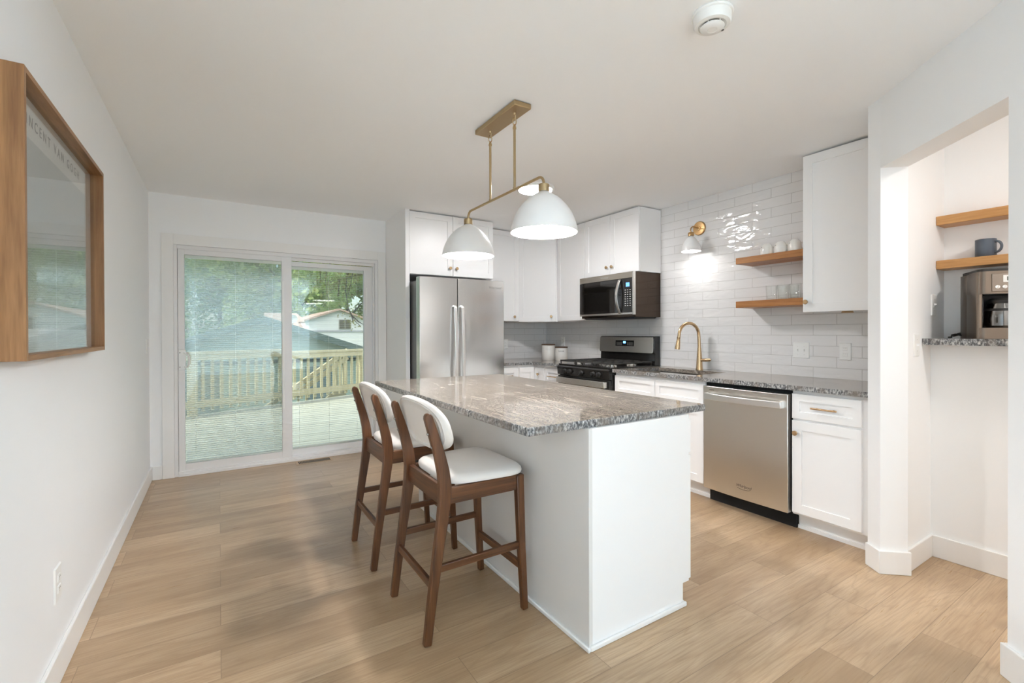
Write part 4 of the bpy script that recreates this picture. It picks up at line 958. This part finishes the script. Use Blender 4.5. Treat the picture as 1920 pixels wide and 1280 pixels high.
# ------------------------------------------------------------------ bar stools
def stool():
    o = thing('bar_stool', 'walnut bar stool with cream seat, nearer of the two at the island', 'stool', (0.92, 1.952, 0), 0, 'bar stools at the island')
    yn = 0.206                                   # leg centre line, half width
    X = lambda x: x-0.92
    prof = [(0.692, 0.0), (0.712, 0.16), (0.735, 0.32), (0.756, 0.46), (0.768, 0.55), (0.772, 0.61), (0.764, 0.68), (0.748, 0.75), (0.724, 0.83), (0.700, 0.905)]
    hs = [0.033, 0.037, 0.041, 0.046, 0.051, 0.054, 0.050, 0.045, 0.040, 0.034]
    for s in (-1, 1):
        m = MB(); pts = [(X(x), s*yn, z) for x, z in prof]
        tip = [(X(0.697), s*yn, 0.915), (X(0.6945), s*yn, 0.922)]
        m.sweep(pts+tip, 0.029, hs+[0.026, 0.012], (0, 1, 0)); lg = obj('rear_leg', m, M_walnut, o, bevel=0.006, local=True, seg=3)
        m = MB()
        for z, x in ((0.845, 0.7195), (0.790, 0.736)): m.cyl((X(x)-0.019, s*yn, z-0.005), (X(x)-0.024, s*yn, z-0.007), 0.005, seg=10)
        obj('bolt', m, M_screw, lg, local=True)
        m = MB(); m.sweep([(X(1.157), s*yn, 0.0), (X(1.140), s*yn, 0.30), (X(1.128), s*yn, 0.612)], [0.028, 0.031, 0.034], [0.028, 0.033, 0.038], (0, 1, 0)); obj('front_leg', m, M_walnut, o, bevel=0.004, local=True)
        m = MB(); m.box(X(0.790), X(1.112), s*yn-0.010, s*yn+0.012, 0.545, 0.612); obj('side_apron', m, M_walnut_h, o, bevel=0.003, local=True)
        m = MB(); m.bar((X(0.742), s*yn, 0.292), (X(1.133), s*yn, 0.296), 0.018, 0.030); obj('side_stretcher', m, M_walnut_h, o, bevel=0.003, local=True)
    m = MB(); m.box(X(1.118), X(1.138), -yn+0.016, yn-0.016, 0.545, 0.612); obj('front_apron', m, M_walnut_v, o, bevel=0.003, local=True)
    m = MB(); m.box(X(0.762), X(0.784), -yn+0.013, yn-0.013, 0.535, 0.615); obj('rear_apron', m, M_walnut_v, o, bevel=0.003, local=True)
    m = MB(); m.bar((X(1.145), -yn+0.012, 0.195), (X(1.145), yn-0.012, 0.195), 0.020, 0.032); obj('front_stretcher', m, M_walnut_v, o, bevel=0.003, local=True)
    m = MB(); m.bar((X(0.718), -yn+0.012, 0.228), (X(0.718), yn-0.012, 0.228), 0.018, 0.032); obj('rear_stretcher', m, M_walnut_v, o, bevel=0.003, local=True)
    # seat cushion: rounded trapezoid outline, domed top
    m = MB(); n = 48; rings = []
    def outline(t, k):
        a = 2*pi*t; ca, sa = cos(a), sin(a); e = 0.42
        x = abs(ca)**e*(1 if ca >= 0 else -1); y = abs(sa)**e*(1 if sa >= 0 else -1)
        return 0.978+0.194*x*k, y*k*(0.222+0.014*x)
    for k, z in ((0.90, 0.6125), (0.985, 0.616), (1.0, 0.626), (0.99, 0.637), (0.95, 0.6455), (0.86, 0.652), (0.65, 0.659), (0.35, 0.664), (0.001, 0.666)):
        rings.append([(X(outline(i/n, k)[0]), outline(i/n, k)[1], z) for i in range(n)])
    vs = [p for r in rings for p in r]; fs = [tuple(range(n))[::-1]]
    for k in range(len(rings)-1):
        for i in range(n): fs.append((k*n+i, k*n+(i+1) % n, (k+1)*n+(i+1) % n, (k+1)*n+i))
    m.add(vs, fs); obj('seat_cushion', m, M_linen, o, smooth=True, local=True, angle=60)
    # backrest pad: curved superellipse with welted rear edge
    m = MB(); n = 56; rings = []; hw, hh, zc = 0.262, 0.112, 0.853
    def pad(t, k, d):
        a = 2*pi*t; ca, sa = cos(a), sin(a); e = 0.72
        y = abs(ca)**e*(1 if ca >= 0 else -1)*hw*k; z = abs(sa)**e*(1 if sa >= 0 else -1)*hh*k
        z *= 1.0 - 0.10*(y/hw)**2
        xb = 0.742 - 0.275*z + 0.34*y*y
        return (X(xb+d), y, zc+z)
    for k, d in ((0.001, -0.008), (0.6, -0.008), (0.80, -0.008), (0.83, -0.013), (0.86, -0.008), (0.90, -0.008), (0.925, -0.013), (0.95, -0.008), (0.985, -0.003), (1.0, 0.006), (0.985, 0.016), (0.92, 0.024), (0.75, 0.030), (0.4, 0.034), (0.001, 0.035)):
        rings.append([pad(i/n, k, d) for i in range(n)])
    vs = [p for r in rings for p in r]; fs = []
    for k in range(len(rings)-1):
        for i in range(n): fs.append((k*n+i, k*n+(i+1) % n, (k+1)*n+(i+1) % n, (k+1)*n+i))
    m.add(vs, fs); obj('backrest_pad', m, M_linen, o, smooth=True, local=True, angle=60)
    return o
st = stool()
dup(st, (0.905, 2.655, 0), 'walnut bar stool with cream seat, farther one nearer the patio door')

# ------------------------------------------------------------------ coffee nook
m = MB(); slab(m, 3.205, XN-0.001, -1.195, YS-0.001, 1.169, 1.203, edges='w'); tag(obj('countertop', m, [M_granite, M_gedge]), 'narrow grey granite ledge of the coffee nook under the coffee maker', 'countertop')
shelf(3.412, XN-0.001, -0.3, YS-0.001, 1.836, 1.886, 'upper light wooden shelf in the coffee nook, empty', 'wooden shelves in the nook')
shelf(3.412, XN-0.001, -0.3, YS-0.001, 1.590, 1.638, 'lower light wooden shelf in the coffee nook holding a blue mug', 'wooden shelves in the nook')
o = thing('mug', 'dark slate blue mug on the lower nook shelf', 'mug', (3.478, 0.757, 1.6385))
m = MB(); m.lathe([(0, 0), (0.040, 0), (0.042, 0.003), (0.042, 0.094), (0.040, 0.095), (0.039, 0.093), (0.039, 0.006), (0, 0.005)], (3.478, 0.757, 1.6385), (0, 0, 1), 36); obj('body', m, M_bluemug, o, smooth=True)
m = MB(); q = Vector((3.478, 0.757, 1.6385)); dd = Vector((-0.35, -0.94, 0)).normalized()
m.tube([q+dd*0.040+Vector((0, 0, 0.076))]+[q+dd*(0.046+0.024*sin(rad(t)))+Vector((0, 0, 0.049+0.029*cos(rad(t)))) for t in range(10, 180, 17)]+[q+dd*0.040+Vector((0, 0, 0.022))], 0.006, 12); obj('handle', m, M_bluemug, o, smooth=True)
# coffee maker, front turned towards the opening: built in its own frame, front along -Y
cmk = thing('coffee_maker', 'brown stainless drip coffee maker with glass carafe on the nook ledge', 'coffee maker', (3.385, 0.690, 1.2035), rad(-60))
M_cm = steel('coffee_maker_steel', (0.23, 0.185, 0.148), 0.30, 'z')
def rr(x0, x1, y0, y1, r, bow=0.0):
    pol = []
    for cx_, cy_, a0 in ((x1-r, y1-r, 0), (x0+r, y1-r, 90), (x0+r, y0+r, 180), (x1-r, y0+r, 270)):
        for k in range(6): t = rad(a0+18*k); pol.append((cx_+r*cos(t), cy_+r*sin(t)))
    return pol
m = MB(); m.prism(rr(-0.112, 0.112, 0.02, 0.13, 0.015), 0.0, 0.335); m.prism(rr(-0.112, -0.088, -0.10, 0.04, 0.01), 0.0, 0.335); m.prism(rr(0.088, 0.112, -0.10, 0.04, 0.01), 0.0, 0.335)
obj('body', m, M_cm, cmk, local=True, smooth=True)
m = MB(); m.prism(rr(-0.110, 0.110, -0.112, 0.03, 0.03), 0.225, 0.338); hd = obj('brew_head', m, M_cm, cmk, local=True, smooth=True)
m = MB(); m.prism(rr(-0.110, 0.110, -0.112, 0.03, 0.03), 0.0, 0.055); obj('warming_base', m, M_cm, cmk, local=True, smooth=True)
m = MB(); m.prism(rr(-0.108, 0.108, -0.108, 0.126, 0.03), 0.338, 0.350); obj('lid', m, M_blackm, cmk, local=True, smooth=True)
m = MB(); m.box(-0.088, 0.088, 0.012, 0.020, 0.055, 0.225); m.box(-0.0878, 0.0878, -0.10, 0.012, 0.222, 0.2255); obj('recess_lining', m, mat('recess_plastic', (0.035, 0.032, 0.03), 0.4), cmk, local=True)
m = MB(); m.box(-0.062, 0.082, -0.1165, -0.111, 0.236, 0.324); pn = obj('control_panel', m, steel('coffee_panel_steel', (0.30, 0.25, 0.21), 0.3, 'x'), cmk, local=True, bevel=0.002)
m = MB(); m.box(-0.022, 0.076, -0.1185, -0.1165, 0.280, 0.316); obj('screen_bezel', m, M_chrome, pn, local=True, bevel=0.001)
m = MB(); m.box(-0.008, 0.062, -0.1192, -0.1186, 0.288, 0.308); obj('screen', m, mat('lcd', (0.13, 0.14, 0.11), 0.2), pn, local=True)
for k in range(5):
    m = MB(); m.lathe([(0, 0), (0.0095, 0), (0.009, 0.004), (0, 0.0055)], (-0.042+k*0.026, -0.1165, 0.258), (0, -1, 0), 18); obj('button', m, M_chrome, pn, local=True, smooth=True)
m = MB(); m.lathe([(0, 0.057), (0.062, 0.057), (0.070, 0.066), (0.072, 0.10), (0.066, 0.145), (0.055, 0.178), (0.053, 0.176), (0.064, 0.143), (0.070, 0.10), (0.068, 0.068), (0, 0.060)], (0, -0.052, 0), (0, 0, 1), 36); ca = obj('carafe', m, M_carafe, cmk, local=True, smooth=True)
m = MB(); m.lathe([(0.0, 0.178), (0.057, 0.178), (0.058, 0.192), (0.045, 0.204), (0, 0.206)], (0, -0.052, 0), (0, 0, 1), 30); m.lathe([(0.0672, 0.140), (0.0682, 0.140), (0.0665, 0.152), (0.0650, 0.152)], (0, -0.052, 0), (0, 0, 1), 30, True); obj('carafe_lid', m, M_blackm, ca, local=True, smooth=True)
m = MB(); m.sweep([(0.03, -0.105, 0.190), (0.045, -0.140, 0.186), (0.048, -0.150, 0.150), (0.046, -0.145, 0.10), (0.035, -0.118, 0.085)], 0.018, 0.010, (0.88, 0.47, 0)); obj('carafe_handle', m, M_blackm, ca, local=True, bevel=0.002)
m = MB(); m.box(-0.0872, -0.0862, -0.09, -0.075, 0.08, 0.20); obj('level_gauge', m, M_carafe, cmk, local=True)
m = MB(); m.tube([(-0.10, 0.10, 0.012), (-0.135, 0.11, 0.022), (-0.155, 0.09, 0.018), (-0.165, 0.06, 0.006), (-0.180, 0.05, 0.006)], 0.004, 8); obj('power_cord', m, M_blackm, cmk, local=True, smooth=True)
m = MB(); m.tube([(-0.118, 0.105, 0.020), (-0.105, 0.125, 0.030), (-0.120, 0.14, 0.022), (-0.14, 0.12, 0.012), (-0.118, 0.105, 0.020)], 0.0042, 8); obj('cord_loop', m, M_blackm, cmk, local=True, smooth=True)

# ------------------------------------------------------------------ outside: deck, railings
m = MB(); yb0 = YB+T+0.005; k = 0; random.seed(9)
while yb0+k*0.145 < 11.2:
    a = yb0+k*0.145; m.box(-7.0, 6.5, a, a+0.139, -0.045, -0.010); k += 1
# trim the deck along the slanted railing line by clipping far corners
RL, RD = Vector((-0.39, 8.50)), Vector((2.82, 1.20)).normalized(); RN = Vector((-RD.y, RD.x))
import bmesh
me = bpy.data.meshes.new('deck'); me.from_pydata(m.v, [], m.f); bm = bmesh.new(); bm.from_mesh(me)
bmesh.ops.bisect_plane(bm, geom=bm.verts[:]+bm.edges[:]+bm.faces[:], plane_co=(RL.x+RN.x*0.10, RL.y+RN.y*0.10, 0), plane_no=(RN.x, RN.y, 0), clear_outer=True)
bmesh.ops.holes_fill(bm, edges=bm.edges[:], sides=8); bm.to_mesh(me); bm.free(); me.materials.append(M_deck)
dk = bpy.data.objects.new('deck', me); COL.objects.link(dk); dk['kind'] = 'structure'
knots = MB(); random.seed(3)
r = thing('deck_railing', 'pale wooden deck railing with square balusters outside the patio door', 'railing', (1.0, 9.1, 0))
def rp(t, z, off=0.0): q = RL+RD*t+RN*off; return (q.x, q.y, z)
S0, S1 = -4.6, 3.12
for t0, t1, zt in ((S0, 1.46, 0.962), (1.46, S1+0.09, 0.915)):
    m = MB(); m.bar(rp(t0, zt-0.019), rp(t1, zt-0.019), 0.14, 0.038); m.bar(rp(t0, zt-0.085, -0.03), rp(t1, zt-0.085, -0.03), 0.038, 0.09); obj('top_rail', m, M_rail, r)
    m = MB(); m.bar(rp(t0, 0.165, -0.03), rp(t1, 0.165, -0.03), 0.038, 0.105); obj('bottom_rail', m, M_rail, r)
for t in (S0, -2.3, 0.05, 3.12):
    m = MB(); m.bar(rp(t, -0.4), rp(t, 0.955 if t < 1.4 else 0.905), 0.105, 0.105, up=(RD.x, RD.y, 0)); obj('post', m, M_rail, r)
t = S0+0.12
while t < S1-0.06:
    if min(abs(t-x) for x in (S0, -2.3, 0.05, 3.12)) > 0.075:
        m = MB(); m.bar(rp(t, 0.05, 0.0), rp(t, 0.93 if t < 1.46 else 0.885, 0.0), 0.038, 0.038, up=(RD.x, RD.y, 0)); obj('baluster', m, M_rail, r)
    t += 0.1335
r = thing('stair_railing', 'sloping wooden stair railing seen beyond the deck railing', 'railing', (1.6, 10.2, 0))
def sp(t, z, off=0.75): q = RL+RD*t+RN*off; return (q.x, q.y, z)
for dz, nm_ in ((0.0, 'hand_rail'), (-0.15, 'lower_rail')):
    m = MB(); m.bar(sp(3.3, 0.86+dz), sp(0.55, -0.72+dz), 0.05, 0.09); obj(nm_, m, M_rail, r)
m = MB(); m.bar(sp(3.2, 0.0), sp(0.3, -1.72), 0.04, 0.24); obj('stringer', m, M_rail, r)
for k in range(16):
    t = 3.2-k*0.17; z = 0.86-(3.3-t)*0.5745; m = MB(); m.bar(sp(t, z-0.95), sp(t, z-0.02), 0.036, 0.036, up=(RD.x, RD.y, 0)); obj('baluster', m, M_rail, r)

# ------------------------------------------------------------------ outside: lawn, buildings, trees
struct('lawn', MB().box(-60, 70, YB+0.4, 110, -2.7, -2.4), M_grass)
gx, gz, gy, sl = 1.158, 1.76, 16.0, 0.335
b = thing('garage', 'blue-grey sided garage with a low green roof behind the deck', 'building', (gx, 20, -2.4))
hwid = 4.9
m = MB(); m.prism([(gx-hwid, -2.4), (gx+hwid, -2.4), (gx+hwid, gz-0.12-sl*hwid), (gx, gz-0.12), (gx-hwid, gz-0.12-sl*hwid)], gy+0.3, gy+8, 'y'); obj('wall', m, M_garage, b)
m = MB(); e_ = hwid+0.35
for s in (-1, 1):
    m.add([(gx, gy, gz), (gx+s*e_, gy, gz-sl*e_), (gx+s*e_, gy+8.4, gz-sl*e_), (gx, gy+8.4, gz), (gx, gy, gz-0.12), (gx+s*e_, gy, gz-0.12-sl*e_), (gx+s*e_, gy+8.4, gz-0.12-sl*e_), (gx, gy+8.4, gz-0.12)],
          [(0, 1, 2, 3), (7, 6, 5, 4), (0, 4, 5, 1), (1, 5, 6, 2), (2, 6, 7, 3), (3, 7, 4, 0)])
obj('roof', m, M_roofg, b)
m = MB()
for s in (-1, 1): m.bar((gx, gy-0.02, gz-0.11), (gx+s*e_, gy-0.02, gz-0.11-sl*e_), 0.04, 0.20)
obj('fascia', m, mat('green_fascia', (0.07, 0.12, 0.11), 0.6), b)
m = MB(); m.box(gx-hwid, gx+hwid, gy+0.27, gy+0.30, 0.30, 0.40); obj('trim_board', m, mat('dark_band', (0.08, 0.10, 0.105), 0.6), b)
m = MB(); m.box(2.35, 3.30, gy+0.26, gy+0.30, -2.4, 0.15); m.box(-0.9, 0.0, gy+0.26, gy+0.30, -1.2, 0.1); obj('door', m, mat('garage_door_grey', (0.15, 0.20, 0.21), 0.5), b)
hx, hz, hy = 5.88, 2.64, 28.0
b = thing('house', 'white-sided house with a gable and a small dark window beyond the garage', 'building', (hx, 31, -2.4))
wl, wr = 1.80, 3.6
m = MB(); m.prism([(hx-wl, -2.4), (hx+wr, -2.4), (hx+wr, hz-0.10-0.35*wr), (hx, hz-0.10), (hx-wl, hz-0.10-0.35*wl)], hy+0.25, hy+9, 'y'); m.box(hx-wl-1.5, hx-wl, hy+2.0, hy+8, -2.4, 1.55); obj('wall', m, M_house, b)
m = MB()
for s, e_ in ((-1, wl+0.1), (1, wr+0.3)):
    m.add([(hx, hy, hz), (hx+s*e_, hy, hz-0.35*e_), (hx+s*e_, hy+9.3, hz-0.35*e_), (hx, hy+9.3, hz), (hx, hy, hz-0.10), (hx+s*e_, hy, hz-0.10-0.35*e_), (hx+s*e_, hy+9.3, hz-0.10-0.35*e_), (hx, hy+9.3, hz-0.10)],
          [(0, 1, 2, 3), (7, 6, 5, 4), (0, 4, 5, 1), (1, 5, 6, 2), (2, 6, 7, 3), (3, 7, 4, 0)])
obj('gable_roof', m, M_roofp, b)
m = MB(); m.add([(hx-wl-1.7, hy+0.6, 1.48), (hx-wl+0.55, hy+0.6, 1.48), (hx-wl+0.2, hy+5, 2.50), (hx-wl-1.7, hy+5, 2.50), (hx-wl-1.7, hy+0.6, 1.36), (hx-wl+0.55, hy+0.6, 1.36), (hx-wl+0.2, hy+5, 2.36), (hx-wl-1.7, hy+5, 2.36)],
                [(0, 1, 2, 3), (7, 6, 5, 4), (0, 4, 5, 1), (1, 5, 6, 2), (2, 6, 7, 3), (3, 7, 4, 0)]); obj('side_roof', m, M_roofp, b)
wf = obj('window', MB().box(5.86, 6.56, hy+0.20, hy+0.25, 1.43, 2.02), mat('window_trim', (0.5, 0.5, 0.46), 0.5), b)
m = MB(); m.box(5.90, 6.19, hy+0.18, hy+0.20, 1.47, 1.98); m.box(6.23, 6.52, hy+0.18, hy+0.20, 1.47, 1.98); obj('pane', m, mat('dark_pane', (0.10, 0.10, 0.07), 0.1), wf)
m = MB(); m.box(hx-wl, hx+wr, hy+0.21, hy+0.25, 1.28, 1.38); obj('trim_board', m, mat('band_grey', (0.42, 0.42, 0.45), 0.6), b)
dsh = thing('satellite_dish', 'grey satellite dish on the pink roof of the white house', 'satellite dish', (3.56, 29.2, 1.75))
m = MB(); m.lathe([(0, 0.03), (0.12, 0.02), (0.24, -0.04), (0.25, -0.04), (0.13, 0.03), (0, 0.045)], (3.56, 29.1, 2.02), (0.3, 1, -0.2), 28); obj('dish', m, M_satin, dsh, smooth=True)
m = MB(); m.tube([(3.56, 29.2, 1.66), (3.56, 29.2, 2.0)], 0.025, 8); obj('mast', m, M_satin, dsh)

def crown(n, rx, ry, rz, size, seed, lumps=9):
    R_ = random.Random(seed); m = MB(); L = [(R_.uniform(-0.65, 0.65), R_.uniform(-0.65, 0.65), R_.uniform(-0.6, 0.7), R_.uniform(0.35, 0.55)) for _ in range(lumps)]
    for _ in range(n):
        a, b_, c_, q = L[R_.randrange(lumps)]
        d = Vector((R_.gauss(0, 1), R_.gauss(0, 1), R_.gauss(0, 1))).normalized()*q*R_.uniform(0.6, 1.0)
        p_ = Vector(((a+d.x)*rx, (b_+d.y)*ry, (c_+d.z)*rz)); s = size*R_.uniform(0.6, 1.3)
        u = Vector((R_.gauss(0, 1), R_.gauss(0, 1), R_.gauss(0, 1))).normalized(); w_ = u.cross(Vector((R_.gauss(0, 1), R_.gauss(0, 1), R_.gauss(0, 1)))).normalized()
        m.add([p_-u*s, p_-w_*s*0.5, p_+u*s, p_+w_*s*0.5], [(0, 1, 2, 3)])
    return m
def tree(loc, h, rx, rz, seed, lm, label, n=5200, size=0.20):
    t = thing('tree', label, 'tree', loc, 0, 'leafy trees behind the houses'); random.seed(seed)
    cm = crown(n, rx, rx*0.8, rz, size, seed); cm.v = [(x, y, z+h-rz*0.9) for x, y, z in cm.v]
    f_ = obj('foliage', cm, lm, t, local=True)
    m = MB(); m.tube([(0, 0, 0), (0.1, 0, h*0.3), (0, 0.1, h*0.6), (0.1, 0, h*0.9)], 0.2, 10, rs=[0.28, 0.22, 0.14, 0.04])
    for k in range(5): a = k*1.3; m.tube([(0.05, 0.05, h*(0.35+0.08*k)), (cos(a)*rx*0.35, sin(a)*rx*0.3, h*(0.5+0.08*k)), (cos(a)*rx*0.65, sin(a)*rx*0.5, h*(0.58+0.08*k))], 0.05, 6, rs=[0.09, 0.05, 0.02])
    obj('trunk', m, M_bark, t, local=True, smooth=True); return t
T_ = [((4.5, 44, -2.4), 13, 6.0, 6.5, 1, M_leaf, 'bright green broad tree rising behind the white house'),
      ((12.5, 56, -2.4), 15, 6.0, 6.5, 2, M_leaf, 'bright green tree behind the right end of the white house'),
      ((-4.5, 37, -2.4), 12, 5.0, 5.8, 3, M_leaf, 'tall bright tree behind the garage, left of its ridge'),
      ((0.0, 60, -2.4), 16, 6.0, 8.0, 4, M_leaf2, 'dark green tree behind the gap between garage ridge and white house'),
      ((-9.5, 28, -2.4), 9.5, 4.0, 5.2, 5, M_leaf2, 'dark green tree at the far left beside the garage'),
      ((-14.0, 50, -2.4), 13, 6.0, 6.5, 6, M_leaf, 'bright tree farthest left behind the garage'),
      ((25.0, 58, -2.4), 14, 7.0, 7.0, 7, M_leaf2, 'dark tree farthest right beyond the white house'),
      ((9.5, 80, -2.4), 20, 9.0, 9.5, 8, M_leaf2, 'very tall dark tree far behind the white house'),
      ((-9.5, 80, -2.4), 20, 9.0, 9.5, 9, M_leaf2, 'very tall dark tree far behind the garage')]
for a_ in T_: tree(*a_, n=6500 if a_[1] > 12 else 5000, size=0.30 if a_[1] > 12 else 0.19)
# nearer tree standing right of the deck: its drooping bare branches hang into view
t = thing('tree', 'near tree beside the deck whose thin branches droop into the right door pane', 'tree', (5.6, 13.0, -2.4))
m = MB(); m.tube([(5.6, 13, -2.4), (5.5, 12.9, 0), (5.2, 12.6, 2.2), (4.8, 12.2, 4.0)], 0.2, 12, rs=[0.26, 0.2, 0.16, 0.10]); obj('trunk', m, M_bark, t, smooth=True)
m = MB(); R_ = random.Random(5)
BR = [[(4.9, 12.3, 3.6), (3.6, 11.5, 3.3), (2.75, 11.1, 2.95), (2.49, 11.0, 2.68), (2.44, 11.0, 2.20), (2.49, 11.0, 1.83), (2.63, 11.0, 1.53), (2.78, 11.0, 1.38)],
      [(2.75, 11.1, 2.95), (2.60, 11.0, 2.62), (2.54, 11.0, 2.30), (2.50, 11.0, 2.10)],
      [(3.6, 11.5, 3.3), (2.9, 11.0, 2.62), (2.49, 10.95, 2.50), (2.29, 10.95, 2.44), (2.10, 10.95, 2.38)],
      [(2.9, 11.2, 3.15), (2.3, 11.0, 2.98), (2.04, 11.0, 2.72), (2.01, 11.0, 2.41), (2.04, 11.0, 2.10), (2.10, 11.0, 1.95)],
      [(2.3, 11.0, 2.98), (1.98, 11.1, 2.80), (1.92, 11.1, 2.55), (1.91, 11.1, 2.28)],
      [(2.30, 11.0, 2.44), (2.29, 11.0, 2.2), (2.27, 11.0, 2.05)], [(2.49, 11.0, 1.83), (2.58, 11, 1.6), (2.60, 11, 1.45)], [(2.55, 11.0, 1.66), (2.72, 11, 1.5), (2.85, 11, 1.42)],
      [(2.3, 11.0, 2.98), (1.6, 11.0, 2.9), (1.3, 11.0, 2.7), (1.15, 11.0, 2.45)]]
for b_ in BR: m.tube(b_, 0.012, 6, rs=[max(0.007, 0.028-0.0045*k) if b_ is BR[0] else max(0.005, 0.015-0.003*k) for k in range(len(b_))])
obj('branches', m, M_bark, t, smooth=True)
m = MB()
for _ in range(1500):
    b_ = BR[R_.randrange(len(BR))]; k = R_.randrange(len(b_)-1); f_ = R_.random(); p_ = Vector(b_[k]).lerp(Vector(b_[k+1]), f_)
    if p_.z < 2.2 and R_.random() < 0.75: continue
    p_ += Vector((R_.gauss(0, 0.12), R_.gauss(0, 0.12), R_.gauss(-0.02, 0.10))); s = R_.uniform(0.02, 0.04)
    u = Vector((R_.gauss(0, 1), R_.gauss(0, 1), R_.gauss(0, 1))).normalized(); w_ = u.cross(Vector((R_.gauss(0, 1), R_.gauss(0, 1), R_.gauss(0, 1)))).normalized()
    m.add([p_-u*s, p_-w_*s*0.5, p_+u*s, p_+w_*s*0.5], [(0, 1, 2, 3)])
for _ in range(1800):
    p_ = Vector((R_.gauss(3.1, 0.35), R_.gauss(11.2, 0.35), R_.gauss(2.95, 0.22))); s = R_.uniform(0.03, 0.055)
    u = Vector((R_.gauss(0, 1), R_.gauss(0, 1), R_.gauss(0, 1))).normalized(); w_ = u.cross(Vector((R_.gauss(0, 1), R_.gauss(0, 1), R_.gauss(0, 1)))).normalized()
    m.add([p_-u*s, p_-w_*s*0.5, p_+u*s, p_+w_*s*0.5], [(0, 1, 2, 3)])
obj('foliage', m, leafmat('olive_leaves', (0.07, 0.08, 0.02), (0.15, 0.16, 0.04), (0.28, 0.28, 0.08)), t)
